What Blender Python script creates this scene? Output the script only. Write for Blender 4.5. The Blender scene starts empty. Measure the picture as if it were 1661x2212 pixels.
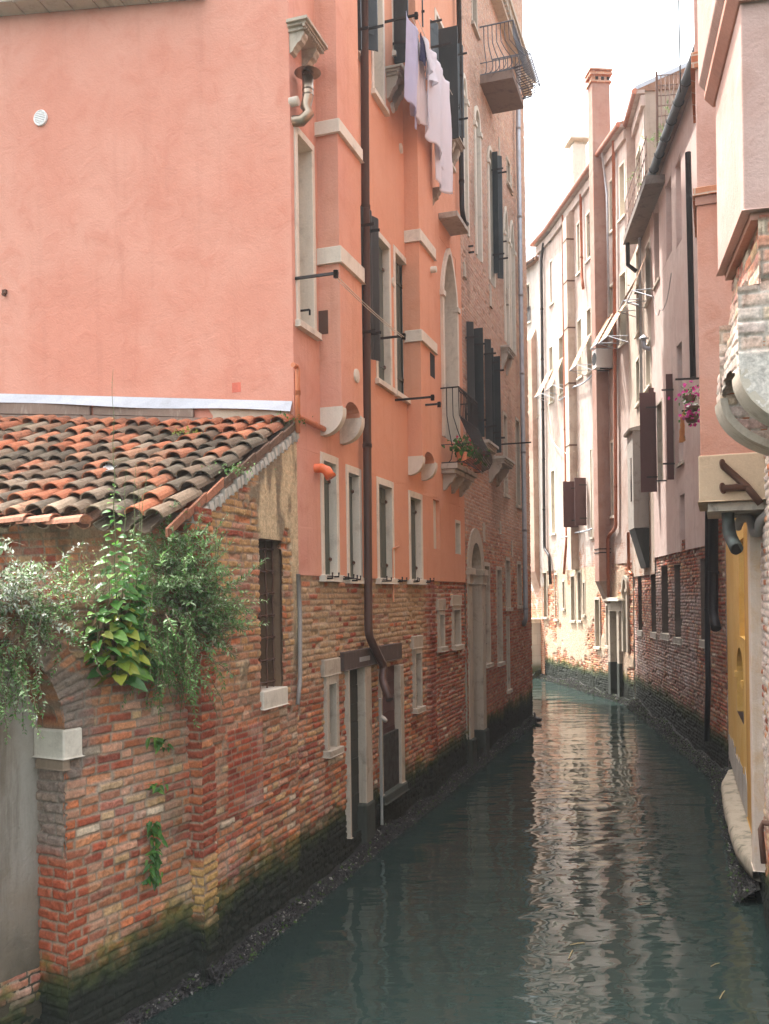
import bpy, bmesh, math, random
import numpy as np
from mathutils import Vector, Matrix
S = bpy.context.scene
R = random.Random(7)
# ------------------------------------------------------------------ camera, sky, sun, exposure
CAMH, FOC, CX, HY, ROLL = 3.4, 2000.0, 830.5, 1290.0, 0.015
cd = bpy.data.cameras.new("camera"); cam = bpy.data.objects.new("camera", cd); S.collection.objects.link(cam)
cd.sensor_fit = 'VERTICAL'; cd.sensor_height = 36; cd.lens = FOC/2212*36; cd.shift_y = (HY-1106)/2212
cd.clip_end = 2000; cd.clip_start = .05
cam.matrix_world = Matrix.Translation((0, 0, CAMH)) @ Matrix.Rotation(math.radians(90), 4, 'X') @ Matrix.Rotation(-ROLL, 4, 'Z')
S.camera = cam
SUN_AZ, SUN_EL = math.radians(-45), math.radians(66)   # azimuth from +Y, negative = to the left
W = bpy.data.worlds.new("World"); S.world = W; W.use_nodes = True
nt = W.node_tree; sky = nt.nodes.new("ShaderNodeTexSky"); sky.sky_type = 'NISHITA'; sky.sun_disc = False
sky.sun_elevation = SUN_EL; sky.sun_rotation = SUN_AZ; sky.air_density = 1.4; sky.dust_density = 6.0; sky.ozone_density = .2
hs = nt.nodes.new("ShaderNodeHueSaturation"); hs.inputs['Saturation'].default_value = .35   # milky summer haze
nt.links.new(sky.outputs[0], hs.inputs['Color']); nt.links.new(hs.outputs[0], nt.nodes["Background"].inputs[0]); nt.nodes["Background"].inputs[1].default_value = 0.15
sd = bpy.data.lights.new("sun", 'SUN'); sd.energy = 2.0; sd.angle = math.radians(1.0); sd.color = (1, .965, .93)
so = bpy.data.objects.new("sun", sd); S.collection.objects.link(so)
sv = Vector((math.sin(SUN_AZ)*math.cos(SUN_EL), math.cos(SUN_AZ)*math.cos(SUN_EL), math.sin(SUN_EL)))
so.rotation_euler = sv.to_track_quat('Z', 'Y').to_euler(); so.location = (0, 0, 60)
S.view_settings.view_transform = 'Standard'; S.view_settings.look = 'None'; S.view_settings.gamma = 1
S.view_settings.exposure = 2.45
S.cycles.max_bounces = 8; S.cycles.diffuse_bounces = 5; S.cycles.glossy_bounces = 4; S.cycles.caustics_reflective = False; S.cycles.caustics_refractive = False

# ------------------------------------------------------------------ objects, tags
OFF = {}
def thing(name, label, cat, loc=(0, 0, 0), group=None):
    o = bpy.data.objects.new(name, None); S.collection.objects.link(o); o.location = loc; o.empty_display_size = .2
    o['label'] = label; o['category'] = cat
    if group: o['group'] = group
    OFF[o.name] = Vector(loc); return o
def tag(o, label, cat, group=None, kind=None):
    if label: o['label'] = label
    if cat: o['category'] = cat
    if group: o['group'] = group
    if kind: o['kind'] = kind
    return o
def link(name, me, mat, parent=None, smooth=False, bevel=0, loc=None):
    """mesh data in world coordinates -> object under parent"""
    off = OFF[parent.name] if parent else Vector(loc or (0, 0, 0))
    if off.length: me.transform(Matrix.Translation(-off))
    o = bpy.data.objects.new(name, me); S.collection.objects.link(o)
    if parent: o.parent = parent
    else: o.location = off
    OFF[o.name] = off
    if mat: me.materials.append(mat)
    if smooth: me.polygons.foreach_set('use_smooth', [True]*len(me.polygons))
    if bevel:
        b = o.modifiers.new('bevel', 'BEVEL'); b.width = bevel; b.segments = 2; b.limit_method = 'ANGLE'
    return o

# ------------------------------------------------------------------ frames: u along a wall, d out of it, z up
def ray(px, py):
    dx, up = px-CX, HY-py
    return ((dx+ROLL*up)/FOC, (up-ROLL*dx)/FOC)          # X/Y, (Z-CAMH)/Y
class Fr:
    def __init__(s, p, q, side):
        s.p = np.array(p, float); q = np.array(q, float); v = q-s.p; s.len = np.hypot(*v); s.t = v/s.len
        s.n = side*np.array([s.t[1], -s.t[0]])
    def w(s, u, d, z):
        a = s.p+s.t*u+s.n*d; return (a[0], a[1], z)
    def uz(s, px, py, d=0.0):
        rx, rz = ray(px, py); r = np.array([rx, 1.0]); b = s.p+s.n*d
        t = b.dot(s.n)/r.dot(s.n); a = r*t-b
        return a.dot(s.t), CAMH+rz*t
    def rect(s, x0, yt, x1, yb, d=0.0):
        ym = (yt+yb)/2; u0 = s.uz(x0, ym, d)[0]; u1 = s.uz(x1, ym, d)[0]; xm = (x0+x1)/2
        zt = s.uz(xm, yt, d)[1]; zb = s.uz(xm, yb, d)[1]
        return (min(u0, u1), max(u0, u1), zb, zt)
class WF:                                                 # world frame
    def w(s, u, d, z): return (u, d, z)
WORLD = WF()
class MB:
    def __init__(s, F=WORLD): s.F = F; s.v = []; s.f = []; s.uv = []; s.c = []; s.col = None; s.sm = []
    def add(s, pts, faces, smooth=False):
        b = len(s.v)
        for (u, d, z) in pts:
            s.v.append(s.F.w(u, d, z)); s.uv.append((u+d, z)); s.c.append(s.col or (1, 1, 1))
        for f in faces: s.f.append([b+i for i in f]); s.sm.append(smooth)
    def box(s, u0, u1, d0, d1, z0, z1):
        s.add([(u0, d0, z0), (u1, d0, z0), (u1, d1, z0), (u0, d1, z0), (u0, d0, z1), (u1, d0, z1), (u1, d1, z1), (u0, d1, z1)],
              [(0, 1, 2, 3), (4, 5, 6, 7), (0, 1, 5, 4), (1, 2, 6, 5), (2, 3, 7, 6), (3, 0, 4, 7)])
    def quad(s, a, b, c, d): s.add([a, b, c, d], [(0, 1, 2, 3)])
    def prism(s, poly, ext):                              # polygon (local 3d points) extruded by a vector
        n = len(poly); q = [(p[0]+ext[0], p[1]+ext[1], p[2]+ext[2]) for p in poly]
        s.add(list(poly)+q, [tuple(range(n)), tuple(range(n, 2*n))]+[(i, (i+1) % n, n+(i+1) % n, n+i) for i in range(n)])
    def tube(s, pts, r, seg=8, cap=True):
        P = [Vector(p) for p in pts]; rs = r if isinstance(r, (list, tuple)) else [r]*len(P); ring = []
        up = Vector((0.13, 0.21, 1)).normalized(); vs = []
        for i, p in enumerate(P):
            t = (P[min(i+1, len(P)-1)]-P[max(i-1, 0)])
            t = t.normalized() if t.length > 1e-9 else Vector((0, 0, 1))
            a = (pa-t*pa.dot(t)) if i else t.cross(up if abs(t.dot(up)) < .95 else Vector((1, 0.1, 0)))
            a = a.normalized() if a.length > 1e-6 else t.orthogonal().normalized(); b = t.cross(a); pa = a
            for k in range(seg):
                an = 2*math.pi*k/seg; vs.append(p+(a*math.cos(an)+b*math.sin(an))*rs[i])
        fs = []
        for i in range(len(P)-1):
            for k in range(seg): fs.append((i*seg+k, i*seg+(k+1) % seg, (i+1)*seg+(k+1) % seg, (i+1)*seg+k))
        s.add([tuple(v) for v in vs], fs, True)
        if cap:
            n = len(vs); s.f.append([len(s.v)-n+k for k in range(seg)]); s.f.append([len(s.v)-seg+k for k in range(seg)]); s.sm += [False, False]
    def disc(s, c, r, axis, h, seg=16, r2=None):          # a short cylinder along a local axis
        c = Vector(c); a = Vector(axis).normalized(); s.tube([tuple(c), tuple(c+a*h)], [r, r2 or r], seg)
    def mesh(s, name):
        me = bpy.data.meshes.new(name); me.from_pydata(s.v, [], s.f)
        uvl = me.uv_layers.new(name='UVMap'); li = np.empty(len(me.loops), np.int32); me.loops.foreach_get('vertex_index', li)
        uvl.data.foreach_set('uv', np.array(s.uv, np.float32)[li].ravel())
        if any(c != (1, 1, 1) for c in s.c):
            a = me.attributes.new('Col', 'FLOAT_COLOR', 'POINT'); a.data.foreach_set('color', np.c_[np.array(s.c, np.float32), np.ones(len(s.c), np.float32)].ravel())
        me.polygons.foreach_set('use_smooth', s.sm); me.update(); return me
    def build(s, name, mat, parent=None, bevel=0, loc=None): return link(name, s.mesh(name), mat, parent, False, bevel, loc)
def grid_mesh(name, V, keep=None, col=None):
    """V: (a,b,3) array of world points; keep: (a-1,b-1) mask"""
    a, b = V.shape[:2]; idx = np.arange(a*b).reshape(a, b)
    q = np.stack([idx[:-1, :-1], idx[1:, :-1], idx[1:, 1:], idx[:-1, 1:]], -1).reshape(-1, 4)
    if keep is not None: q = q[keep.ravel()]
    used = np.unique(q); remap = np.full(a*b, -1); remap[used] = np.arange(len(used)); q = remap[q]; P = V.reshape(-1, 3)[used]
    me = bpy.data.meshes.new(name); me.vertices.add(len(P)); me.vertices.foreach_set('co', P.astype(np.float32).ravel())
    me.loops.add(q.size); me.loops.foreach_set('vertex_index', q.astype(np.int32).ravel())
    me.polygons.add(len(q)); me.polygons.foreach_set('loop_start', np.arange(0, q.size, 4, dtype=np.int32)); me.update(calc_edges=True)
    if col is not None:
        at = me.attributes.new('Col', 'FLOAT_COLOR', 'POINT'); c = col.reshape(-1, 3)[used]
        at.data.foreach_set('color', np.c_[c, np.ones(len(c))].astype(np.float32).ravel())
    me.polygons.foreach_set('use_smooth', np.ones(len(q), bool)); return me
def faces_mesh(name, P, k, col=None, smooth=True):
    """P: (n,k,3) separate k-gons"""
    n = len(P); me = bpy.data.meshes.new(name); me.vertices.add(n*k); me.vertices.foreach_set('co', np.asarray(P, np.float32).ravel())
    me.loops.add(n*k); me.loops.foreach_set('vertex_index', np.arange(n*k, dtype=np.int32)); me.polygons.add(n)
    me.polygons.foreach_set('loop_start', np.arange(0, n*k, k, dtype=np.int32)); me.update(calc_edges=True)
    if col is not None:
        at = me.attributes.new('Col', 'FLOAT_COLOR', 'POINT'); c = np.repeat(np.asarray(col), k, 0); at.data.foreach_set('color', np.c_[c, np.ones(n*k)].astype(np.float32).ravel())
    return me

# ------------------------------------------------------------------ noise and brickwork height fields
_rs = np.random.RandomState(11); _T = _rs.rand(256, 256); _H = _rs.rand(1 << 16)
def vn(x, y):
    xi = np.floor(x).astype(int); yi = np.floor(y).astype(int); fx = x-xi; fy = y-yi; fx = fx*fx*(3-2*fx); fy = fy*fy*(3-2*fy)
    g = lambda i, j: _T[(xi+i) & 255, (yi+j) & 255]
    return (g(0, 0)*(1-fx)+g(1, 0)*fx)*(1-fy)+(g(0, 1)*(1-fx)+g(1, 1)*fx)*fy
def fbm(x, y, o=4, s=0):
    t = 0; a = .5; n = 0
    for i in range(o): t = t+a*vn(x*2**i+s*17.3+i*5.1, y*2**i+s*9.7+i*3.3); n += a; a *= .5
    return t/n
def sst(a, b, x): t = np.clip((x-a)/(b-a), 0, 1); return t*t*(3-2*t)
PAL = np.array([[.36, .085, .042], [.46, .145, .06], [.49, .205, .095], [.52, .32, .155], [.49, .25, .155], [.27, .065, .038], [.57, .44, .31], [.41, .21, .135]])
def lerp(a, b, t): return a+(np.asarray(b)-a)*t[..., None]
def brickwork(U, Z, seed=0, ch=.072, weights=(3, 4, 3, 1.5, 2, 2, .6, 1), mortar=(.29, .215, .15), smear=.5, rough=1.0, tide=.62, salt=.3, extra=None, mossamt=1.0, long=1.0):
    w = np.cumsum(np.array(weights)/sum(weights))
    Z2 = Z+.010*(fbm(U*1.1, Z*1.1, 3, seed)-.5)*2+.006*rough*(fbm(U*9, Z*9, 2, seed+1)-.5)*2
    U2 = U+.012*rough*(fbm(U*7, Z*7, 2, seed+2)-.5)*2
    row = np.floor(Z2/ch).astype(int); fz = Z2-row*ch; du = np.empty_like(U); bi = np.empty(U.shape, int)
    rr = np.random.RandomState(seed+100); u0, u1 = U2.min()-.5, U2.max()+.5
    for k in range(row.min(), row.max()+1):
        n = int((u1-u0)/.1)+8; ws = rr.choice([.12, .13, .25, .26, .2, .16, .22], n)*long; e = u0-rr.rand()*.3+np.cumsum(ws)
        m = row == k
        if not m.any(): continue
        x = U2[m]; j = np.clip(np.searchsorted(e, x), 1, n-1); du[m] = np.minimum(x-e[j-1], e[j]-x); bi[m] = k*131+j*7
    dz = np.minimum(fz, ch-fz)
    h = lambda s: _H[(bi*(2*s+3)*2654435+s*97+seed*1013) & 65535]
    e = np.minimum(du, dz)-.0045-.005*rough*(fbm(U*25, Z*25, 2, seed+3)-.35)
    prof = sst(0, .009, e)
    fine = fbm(U*30, Z*30, 3, seed+4)
    bh = (h(1)-.5)*.013*rough+(fine-.5)*.014*rough-.028*rough*(h(2) < .08)*fbm(U*14, Z*14, 2, seed+5)*1.6
    mh = -.011*rough+.010*rough*(fbm(U*18, Z*18, 2, seed+6)-.5)
    H = mh+(bh-mh)*prof
    c = PAL[np.clip(np.searchsorted(w, h(3)), 0, len(PAL)-1)]*(.75+.5*h(4))[..., None]*(.72+.56*fine)[..., None]
    mc = np.array(mortar)*(.75+.5*fine)[..., None]
    C = mc+(c-mc)*prof[..., None]
    # mortar smeared flush over patches of the wall
    s = sst(.56-.12*smear, .64-.06*smear, fbm(U*.9, Z*.9, 4, seed+7)*.75+fbm(U*6, Z*6, 3, seed+8)*.25)*smear
    sm = np.clip(s*1.3*(1-.55*prof*h(5)), 0, 1); H = H*(1-sm*.6)+(.0+.012*(fine-.5))*sm*.6; C = lerp(C, np.array(mortar)*np.array([1.12, 1.05, 1]), sm*.75*(.6+.5*fine))
    # pale salt bloom and darker, redder damp courses
    sl = sst(.5, .75, fbm(U*2.2, Z*1.6, 4, seed+9))*salt*(.3+.7*fine); C = lerp(C, (.52, .45, .38), sl*.8)
    if extra: C, H = extra(U, Z, C, H, prof, h, fine)
    # tide line: black below, green-ochre algae above
    if tide:
        zz = Z-tide-.30*(fbm(U*2.0, Z*.8, 4, seed+10)-.5)-.22*(fbm(U*9, Z*9, 4, seed+13)-.5)
        mo = (1-sst(.05, .32, zz))*mossamt; C = lerp(C, np.array([.17, .14, .03]), mo*.8*sst(.48, .70, fbm(U*5, Z*7, 4, seed+11)))
        C = lerp(C, np.array([.020, .023, .017]), 1-sst(-.12, .14, zz)); C = lerp(C, np.array([.05, .07, .02]), (1-sst(.0, .15, zz))*sst(-.25, -.05, zz)*.5)
        H = H+.02*(1-sst(-.1, .1, zz))*(fbm(U*10, Z*10, 3, seed+12)-.5)
    return H, np.clip(C, .004, .9)
def brick_wall(F, name, parent, mat, u0, u1, z0, z1, du, dz, holes=(), d=0.0, dfun=None, **kw):
    us = np.arange(u0, u1+du*.5, du); zs = np.arange(z0, z1+dz*.5, dz); us[-1] = u1; zs[-1] = z1
    U, Z = np.meshgrid(us, zs, indexing='ij'); top = kw.pop('top', None); bulge = kw.pop('bulge', 0)
    if top is not None: Z = np.minimum(Z, top(U))
    H, C = brickwork(U, Z, **kw); H = H+d+(dfun(U, Z) if dfun else 0)
    if bulge: H = H+bulge*(fbm(U*.5, Z*.5, 2, 3)-.5)
    xy = F.p+U[..., None]*F.t+H[..., None]*F.n; V = np.concatenate([xy, Z[..., None]], -1)
    um = (us[:-1]+us[1:])/2; zm = (zs[:-1]+zs[1:])/2; keep = np.ones((len(um), len(zm)), bool); UM, ZM = np.meshgrid(um, zm, indexing='ij')
    if top is not None: keep &= ZM < top(UM)+dz
    for ho in holes:
        if callable(ho): keep &= ~ho(UM, ZM)
        else: keep &= ~((UM > ho[0]) & (UM < ho[1]) & (ZM > ho[2]) & (ZM < ho[3]))
    return link(name, grid_mesh(name, V, keep, C), mat, parent)

# ------------------------------------------------------------------ materials
class NT:
    def __init__(s, name):
        s.m = bpy.data.materials.new(name); s.m.use_nodes = True; s.t = s.m.node_tree; s.b = s.t.nodes['Principled BSDF']; s.pos = s.n('ShaderNodeNewGeometry').outputs['Position']
    def n(s, ty, **kw):
        x = s.t.nodes.new(ty)
        for k, v in kw.items(): setattr(x, k, v)
        return x
    def l(s, a, b): s.t.links.new(a, b)
    def set(s, sock, v):
        if hasattr(v, 'is_output') or hasattr(v, 'links'): s.l(v, sock)
        else: sock.default_value = (*v, 1) if isinstance(v, (tuple, list)) and len(v) == 3 and sock.type == 'RGBA' else v
    def mp(s, scale=(1, 1, 1), vec=None, loc=(0, 0, 0)):
        x = s.n('ShaderNodeMapping'); s.l(vec or s.pos, x.inputs[0]); x.inputs['Scale'].default_value = scale; x.inputs['Location'].default_value = loc; return x.outputs[0]
    def noise(s, scale, detail=4, rough=.55, vec=None, dist=0):
        x = s.n('ShaderNodeTexNoise'); s.l(vec or s.pos, x.inputs['Vector']); x.inputs['Scale'].default_value = scale; x.inputs['Detail'].default_value = detail
        x.inputs['Roughness'].default_value = rough; x.inputs['Distortion'].default_value = dist; return x.outputs[0]
    def ramp(s, f, a, b, lo=0, hi=1):
        x = s.n('ShaderNodeMapRange'); x.interpolation_type = 'SMOOTHSTEP'; s.set(x.inputs[0], f); x.inputs[1].default_value = a; x.inputs[2].default_value = b; x.inputs[3].default_value = lo; x.inputs[4].default_value = hi; return x.outputs[0]
    def mix(s, f, a, b, mode='MIX'):
        x = s.n('ShaderNodeMix', data_type='RGBA', blend_type=mode); s.set(x.inputs[0], f); s.set(x.inputs[6], a); s.set(x.inputs[7], b); return x.outputs[2]
    def math(s, op, a, b=0, c=0):
        x = s.n('ShaderNodeMath', operation=op); s.set(x.inputs[0], a); s.set(x.inputs[1], b); s.set(x.inputs[2], c); return x.outputs[0]
    def sep(s, v): x = s.n('ShaderNodeSeparateXYZ'); s.l(v, x.inputs[0]); return x.outputs
    def bump(s, h, st, dist=.01, nrm=None):
        x = s.n('ShaderNodeBump'); x.inputs['Strength'].default_value = st; x.inputs['Distance'].default_value = dist; s.l(h, x.inputs['Height'])
        if nrm: s.l(nrm, x.inputs['Normal'])
        return x.outputs[0]
    def out(s, col, rough=.85, nrm=None, metal=0, spec=.3):
        s.set(s.b.inputs['Base Color'], col); s.set(s.b.inputs['Roughness'], rough); s.set(s.b.inputs['Metallic'], metal); s.b.inputs['Specular IOR Level'].default_value = spec
        if nrm: s.l(nrm, s.b.inputs['Normal'])
        return s.m
    def attr(s): x = s.n('ShaderNodeAttribute'); x.attribute_name = 'Col'; return x.outputs['Color']
def m_vcol(name, rough=.9, bump=.25, scale=60, spec=.2):
    t = NT(name); n1 = t.noise(scale, 5, .65); n2 = t.noise(scale*4, 3, .6)
    c = t.mix(1, t.attr(), t.mix(t.ramp(n1, .3, .7), (.80, .80, .80), (1.2, 1.2, 1.2)), 'MULTIPLY')
    return t.out(c, rough, t.bump(t.math('ADD', n1, n2), bump, .012), 0, spec)
def m_plaster(name, base, dark=None, light=None, streak=.35, bump=.35, stainlow=None, grad=None):
    dark = dark or tuple(c*.8 for c in base); light = light or tuple(min(1, c*1.12+.02) for c in base)
    t = NT(name); big = t.noise(.7, 6, .6); mid = t.noise(3.2, 7, .65, dist=.6); fin = t.noise(45, 4, .6); st = t.noise(1.0, 7, .68, t.mp((5.5, 5.5, .28)))
    c = t.mix(t.ramp(big, .36, .62), base, light); c = t.mix(t.math('MULTIPLY', t.ramp(mid, .46, .72), .55), c, dark)
    c = t.mix(t.math('MULTIPLY', t.ramp(st, .5, .78), streak), c, tuple(x*.7 for x in dark))
    c = t.mix(t.math('MULTIPLY', t.ramp(t.noise(16, 5, .7, dist=1.2), .6, .72), .25), c, light)
    if grad:  # a paint tone that changes along world Y
        y = t.sep(t.pos)[1]; c = t.mix(t.ramp(t.math('ADD', y, t.math('MULTIPLY', big, 1.5)), grad[0], grad[1]), t.mix(.55, c, grad[2]), c)
    if stainlow:
        z = t.sep(t.pos)[2]; f = t.ramp(t.math('ADD', z, t.math('MULTIPLY', st, -2.2)), stainlow[0], stainlow[1], 1, 0); c = t.mix(t.math('MULTIPLY', f, .7), c, stainlow[2])
    c = t.mix(1, c, t.mix(fin, (.93, .93, .93), (1.07, 1.07, 1.07)), 'MULTIPLY')
    return t.out(c, .93, t.bump(t.math('ADD', t.math('MULTIPLY', mid, 1.6), t.math('MULTIPLY', fin, .5)), bump, .02), 0, .15)
def m_peel(name, base, under, zlo, zhi, light=None, brick=True, streak=.45):
    """old plaster that has fallen off its brick towards the water"""
    t = NT(name); mid = t.noise(2.6, 7, .65, dist=.5); fin = t.noise(40, 4, .6); st = t.noise(1.0, 7, .7, t.mp((5, 5, .25))); big = t.noise(.6, 6, .6)
    light = light or tuple(min(1, c*1.2+.03) for c in base)
    c = t.mix(t.ramp(big, .35, .65), base, light); c = t.mix(t.math('MULTIPLY', t.ramp(mid, .45, .7), .6), c, tuple(x*.72 for x in base))
    c = t.mix(t.math('MULTIPLY', t.ramp(st, .48, .75), streak), c, (.2, .15, .11))
    uv = t.n('ShaderNodeUVMap').outputs[0]; bk = t.n('ShaderNodeTexBrick'); nv = t.n('ShaderNodeVectorMath', operation='MULTIPLY_ADD')
    nz = t.n('ShaderNodeTexNoise'); nz.inputs['Scale'].default_value = 5; t.l(uv, nz.inputs['Vector']); t.l(nz.outputs['Color'], nv.inputs[0]); nv.inputs[1].default_value = (.03, .03, 0); t.l(uv, nv.inputs[2]); t.l(nv.outputs[0], bk.inputs['Vector'])
    bk.inputs['Scale'].default_value = 1; bk.inputs['Brick Width'].default_value = .24; bk.inputs['Row Height'].default_value = .075; bk.inputs['Mortar Size'].default_value = .008
    bk.inputs['Color1'].default_value = (.36, .13, .07, 1); bk.inputs['Color2'].default_value = (.46, .25, .15, 1); bk.inputs['Mortar'].default_value = (.45, .37, .3, 1)
    bc = t.mix(1, bk.outputs['Color'], t.mix(t.noise(9, 5, .7), (.55, .55, .55), (1.4, 1.35, 1.3)), 'MULTIPLY')
    z = t.sep(t.pos)[2]; f = t.ramp(t.math('ADD', z, t.math('MULTIPLY', t.math('SUBTRACT', mid, .5), -9)), zlo, zhi, 1, 0)
    c = t.mix(f, c, bc); hgt = t.math('SUBTRACT', t.math('MULTIPLY', mid, .4), t.math('MULTIPLY', f, .6)); hgt = t.math('ADD', hgt, t.math('MULTIPLY', t.math('MULTIPLY', bk.outputs['Fac'], f), -.35)); hgt = t.math('ADD', hgt, t.math('MULTIPLY', fin, .15))
    return t.out(c, .93, t.bump(hgt, .8, .03), 0, .15)
def m_stone(name, base=(.56, .52, .45), dirt=(.2, .18, .14), amt=.6):
    t = NT(name); a = t.noise(4, 7, .68, dist=.4); b = t.noise(50, 4, .6); st = t.noise(1.3, 7, .7, t.mp((6, 6, .5)))
    c = t.mix(t.math('MULTIPLY', t.ramp(a, .5, .72), amt), base, dirt); c = t.mix(t.math('MULTIPLY', t.ramp(st, .5, .75), amt*.6), c, dirt); c = t.mix(1, c, t.mix(b, (.86, .86, .86), (1.12, 1.12, 1.12)), 'MULTIPLY')
    return t.out(c, .85, t.bump(t.math('ADD', a, t.math('MULTIPLY', b, .4)), .35, .015), 0, .25)
def m_paint(name, base, worn=None, rough=.5, planks=0, amt=.4):
    t = NT(name); a = t.noise(7, 6, .65, t.mp((2, 2, .6))); b = t.noise(60, 3)
    c = t.mix(t.math('MULTIPLY', t.ramp(a, .5, .75), amt), base, worn or tuple(x*1.8+.02 for x in base)); c = t.mix(1, c, t.mix(b, (.85, .85, .85), (1.15, 1.15, 1.15)), 'MULTIPLY')
    return t.out(c, rough, t.bump(t.math('ADD', a, b), .15, .005), 0, .4)
def m_metal(name, base, rough=.35, metal=.9, rust=None, amt=.5):
    t = NT(name); a = t.noise(9, 7, .7); c = t.mix(t.math('MULTIPLY', t.ramp(a, .45, .7), amt), base, rust or tuple(x*.5 for x in base))
    return t.out(c, t.ramp(a, .2, .8, rough*.8, min(1, rough*1.5)), t.bump(a, .1, .004), metal, .5)
def m_leaf(name, rough=.45, trans=.35):
    t = NT(name); n = t.noise(35, 3); c = t.mix(1, t.attr(), t.mix(n, (.8, .8, .8), (1.2, 1.2, 1.2)), 'MULTIPLY'); t.out(c, rough, None, 0, .4)
    tr = t.n('ShaderNodeBsdfTranslucent'); t.l(c, tr.inputs[0]); mx = t.n('ShaderNodeMixShader'); mx.inputs[0].default_value = trans
    t.l(t.b.outputs[0], mx.inputs[1]); t.l(tr.outputs[0], mx.inputs[2]); t.l(mx.outputs[0], t.t.nodes['Material Output'].inputs[0]); return t.m
def m_cloth(name, base, trans=.4):
    t = NT(name); n = t.noise(300, 2); c = t.mix(n, tuple(x*.93 for x in base), base); t.out(c, .9, t.bump(n, .1, .002), 0, .1)
    tr = t.n('ShaderNodeBsdfTranslucent'); t.l(c, tr.inputs[0]); mx = t.n('ShaderNodeMixShader'); mx.inputs[0].default_value = trans
    t.l(t.b.outputs[0], mx.inputs[1]); t.l(tr.outputs[0], mx.inputs[2]); t.l(mx.outputs[0], t.t.nodes['Material Output'].inputs[0]); return t.m
def m_glass(name):
    t = NT(name); n = t.noise(1.5, 3); return t.out(t.mix(n, (.012, .014, .015), (.05, .052, .05)), .08, t.bump(n, .05, .02), 0, .6)

BRICK = m_vcol('old_brick', .92, .45, 55); TILE = m_vcol('roof_tile', .85, .5, 45)
def lichen(m):   # pale lichen rosettes and soot on the tiles
    T = NT('x'); T.m = m; T.t = m.node_tree; T.b = T.t.nodes['Principled BSDF']; T.pos = T.n('ShaderNodeNewGeometry').outputs['Position']
    src = T.b.inputs['Base Color'].links[0].from_socket; a = T.noise(11, 6, .7, None, .8); b = T.noise(5, 6, .7, T.mp((1, 1, 1), None, (7, 2, 1)))
    T.l(T.mix(T.math('MULTIPLY', T.ramp(b, .52, .66), .6), T.mix(T.math('MULTIPLY', T.ramp(a, .58, .66), .55), src, (.27, .24, .18)), (.07, .052, .038)), T.b.inputs['Base Color'])
lichen(TILE)
PEACH = m_plaster('salmon_plaster', (.60, .290, .222), (.52, .225, .165), (.63, .335, .262), .5, .5, None, (13.0, 10.6, (.65, .31, .155)))
PEACHF = m_plaster('salmon_front_plaster', (.575, .245, .170), (.53, .205, .138), (.60, .285, .205), .22, .5)
PALACE = BRICK
ROOFM = m_plaster('old_roof_tiles', (.26, .14, .09), (.12, .09, .07), (.34, .19, .12)); STONE = m_stone('istrian_stone', (.44, .38, .30), (.16, .13, .10)); STONEW = m_stone('clean_stone', (.64, .58, .48), (.30, .25, .19), .42); STONED = m_stone('grimy_stone', (.42, .38, .32), (.12, .11, .09), .8)
STONEB = m_stone('wet_stone', (.05, .055, .045), (.02, .025, .015), .7)
BLKP = m_paint('black_green_paint', (.012, .018, .018), (.05, .055, .05), .5); GRNP = m_paint('grey_green_paint', (.09, .105, .085), (.16, .16, .13), .7)
BRNP = m_paint('brown_paint', (.085, .035, .03), (.13, .07, .055), .5); DKDOOR = m_paint('dark_door_paint', (.03, .033, .026), (.08, .075, .06), .7)
IRON = m_metal('black_iron', (.025, .024, .023), .5, .6, (.09, .05, .03)); RUST = m_metal('rusty_iron', (.10, .05, .032), .85, .2, (.16, .07, .035))
BLUEIRON = m_metal('weathered_iron', (.10, .11, .125), .6, .3, (.16, .12, .10)); BLACKP = m_paint('black_gutter_paint', (.012, .012, .014), (.03, .03, .03), .55); BRPIPE = m_paint('brown_pipe_paint', (.085, .045, .035), (.05, .03, .025), .35); COPPER = m_metal('copper_pipe', (.40, .14, .075), .4, .55, (.26, .10, .06)); ZINC = m_metal('zinc', (.42, .44, .47), .45, .6, (.3, .31, .33))
STEEL = m_metal('polished_steel', (.30, .235, .17), .3, 1.0, (.5, .42, .32), .3); PLASTICG = m_paint('grey_plastic', (.30, .28, .26), (.2, .18, .16), .5)
ORPIPE = m_paint('orange_pipe_paint', (.60, .20, .09), (.5, .2, .1), .5); ORPVC = m_paint('orange_pvc', (.75, .16, .05), (.6, .18, .08), .4)
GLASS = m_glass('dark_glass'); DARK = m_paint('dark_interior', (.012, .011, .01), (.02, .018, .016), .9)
WOOD = m_paint('weathered_wood', (.20, .14, .105), (.32, .26, .21), .9, 0, .8); LEADW = m_stone('painted_flashing', (.42, .43, .46), (.28, .27, .27), .45)
LEAF = m_leaf('leaves'); FLOWER = m_leaf('petals', .6, .4); WHITE = m_paint('white_enamel', (.72, .71, .68), (.6, .57, .52), .4)

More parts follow.
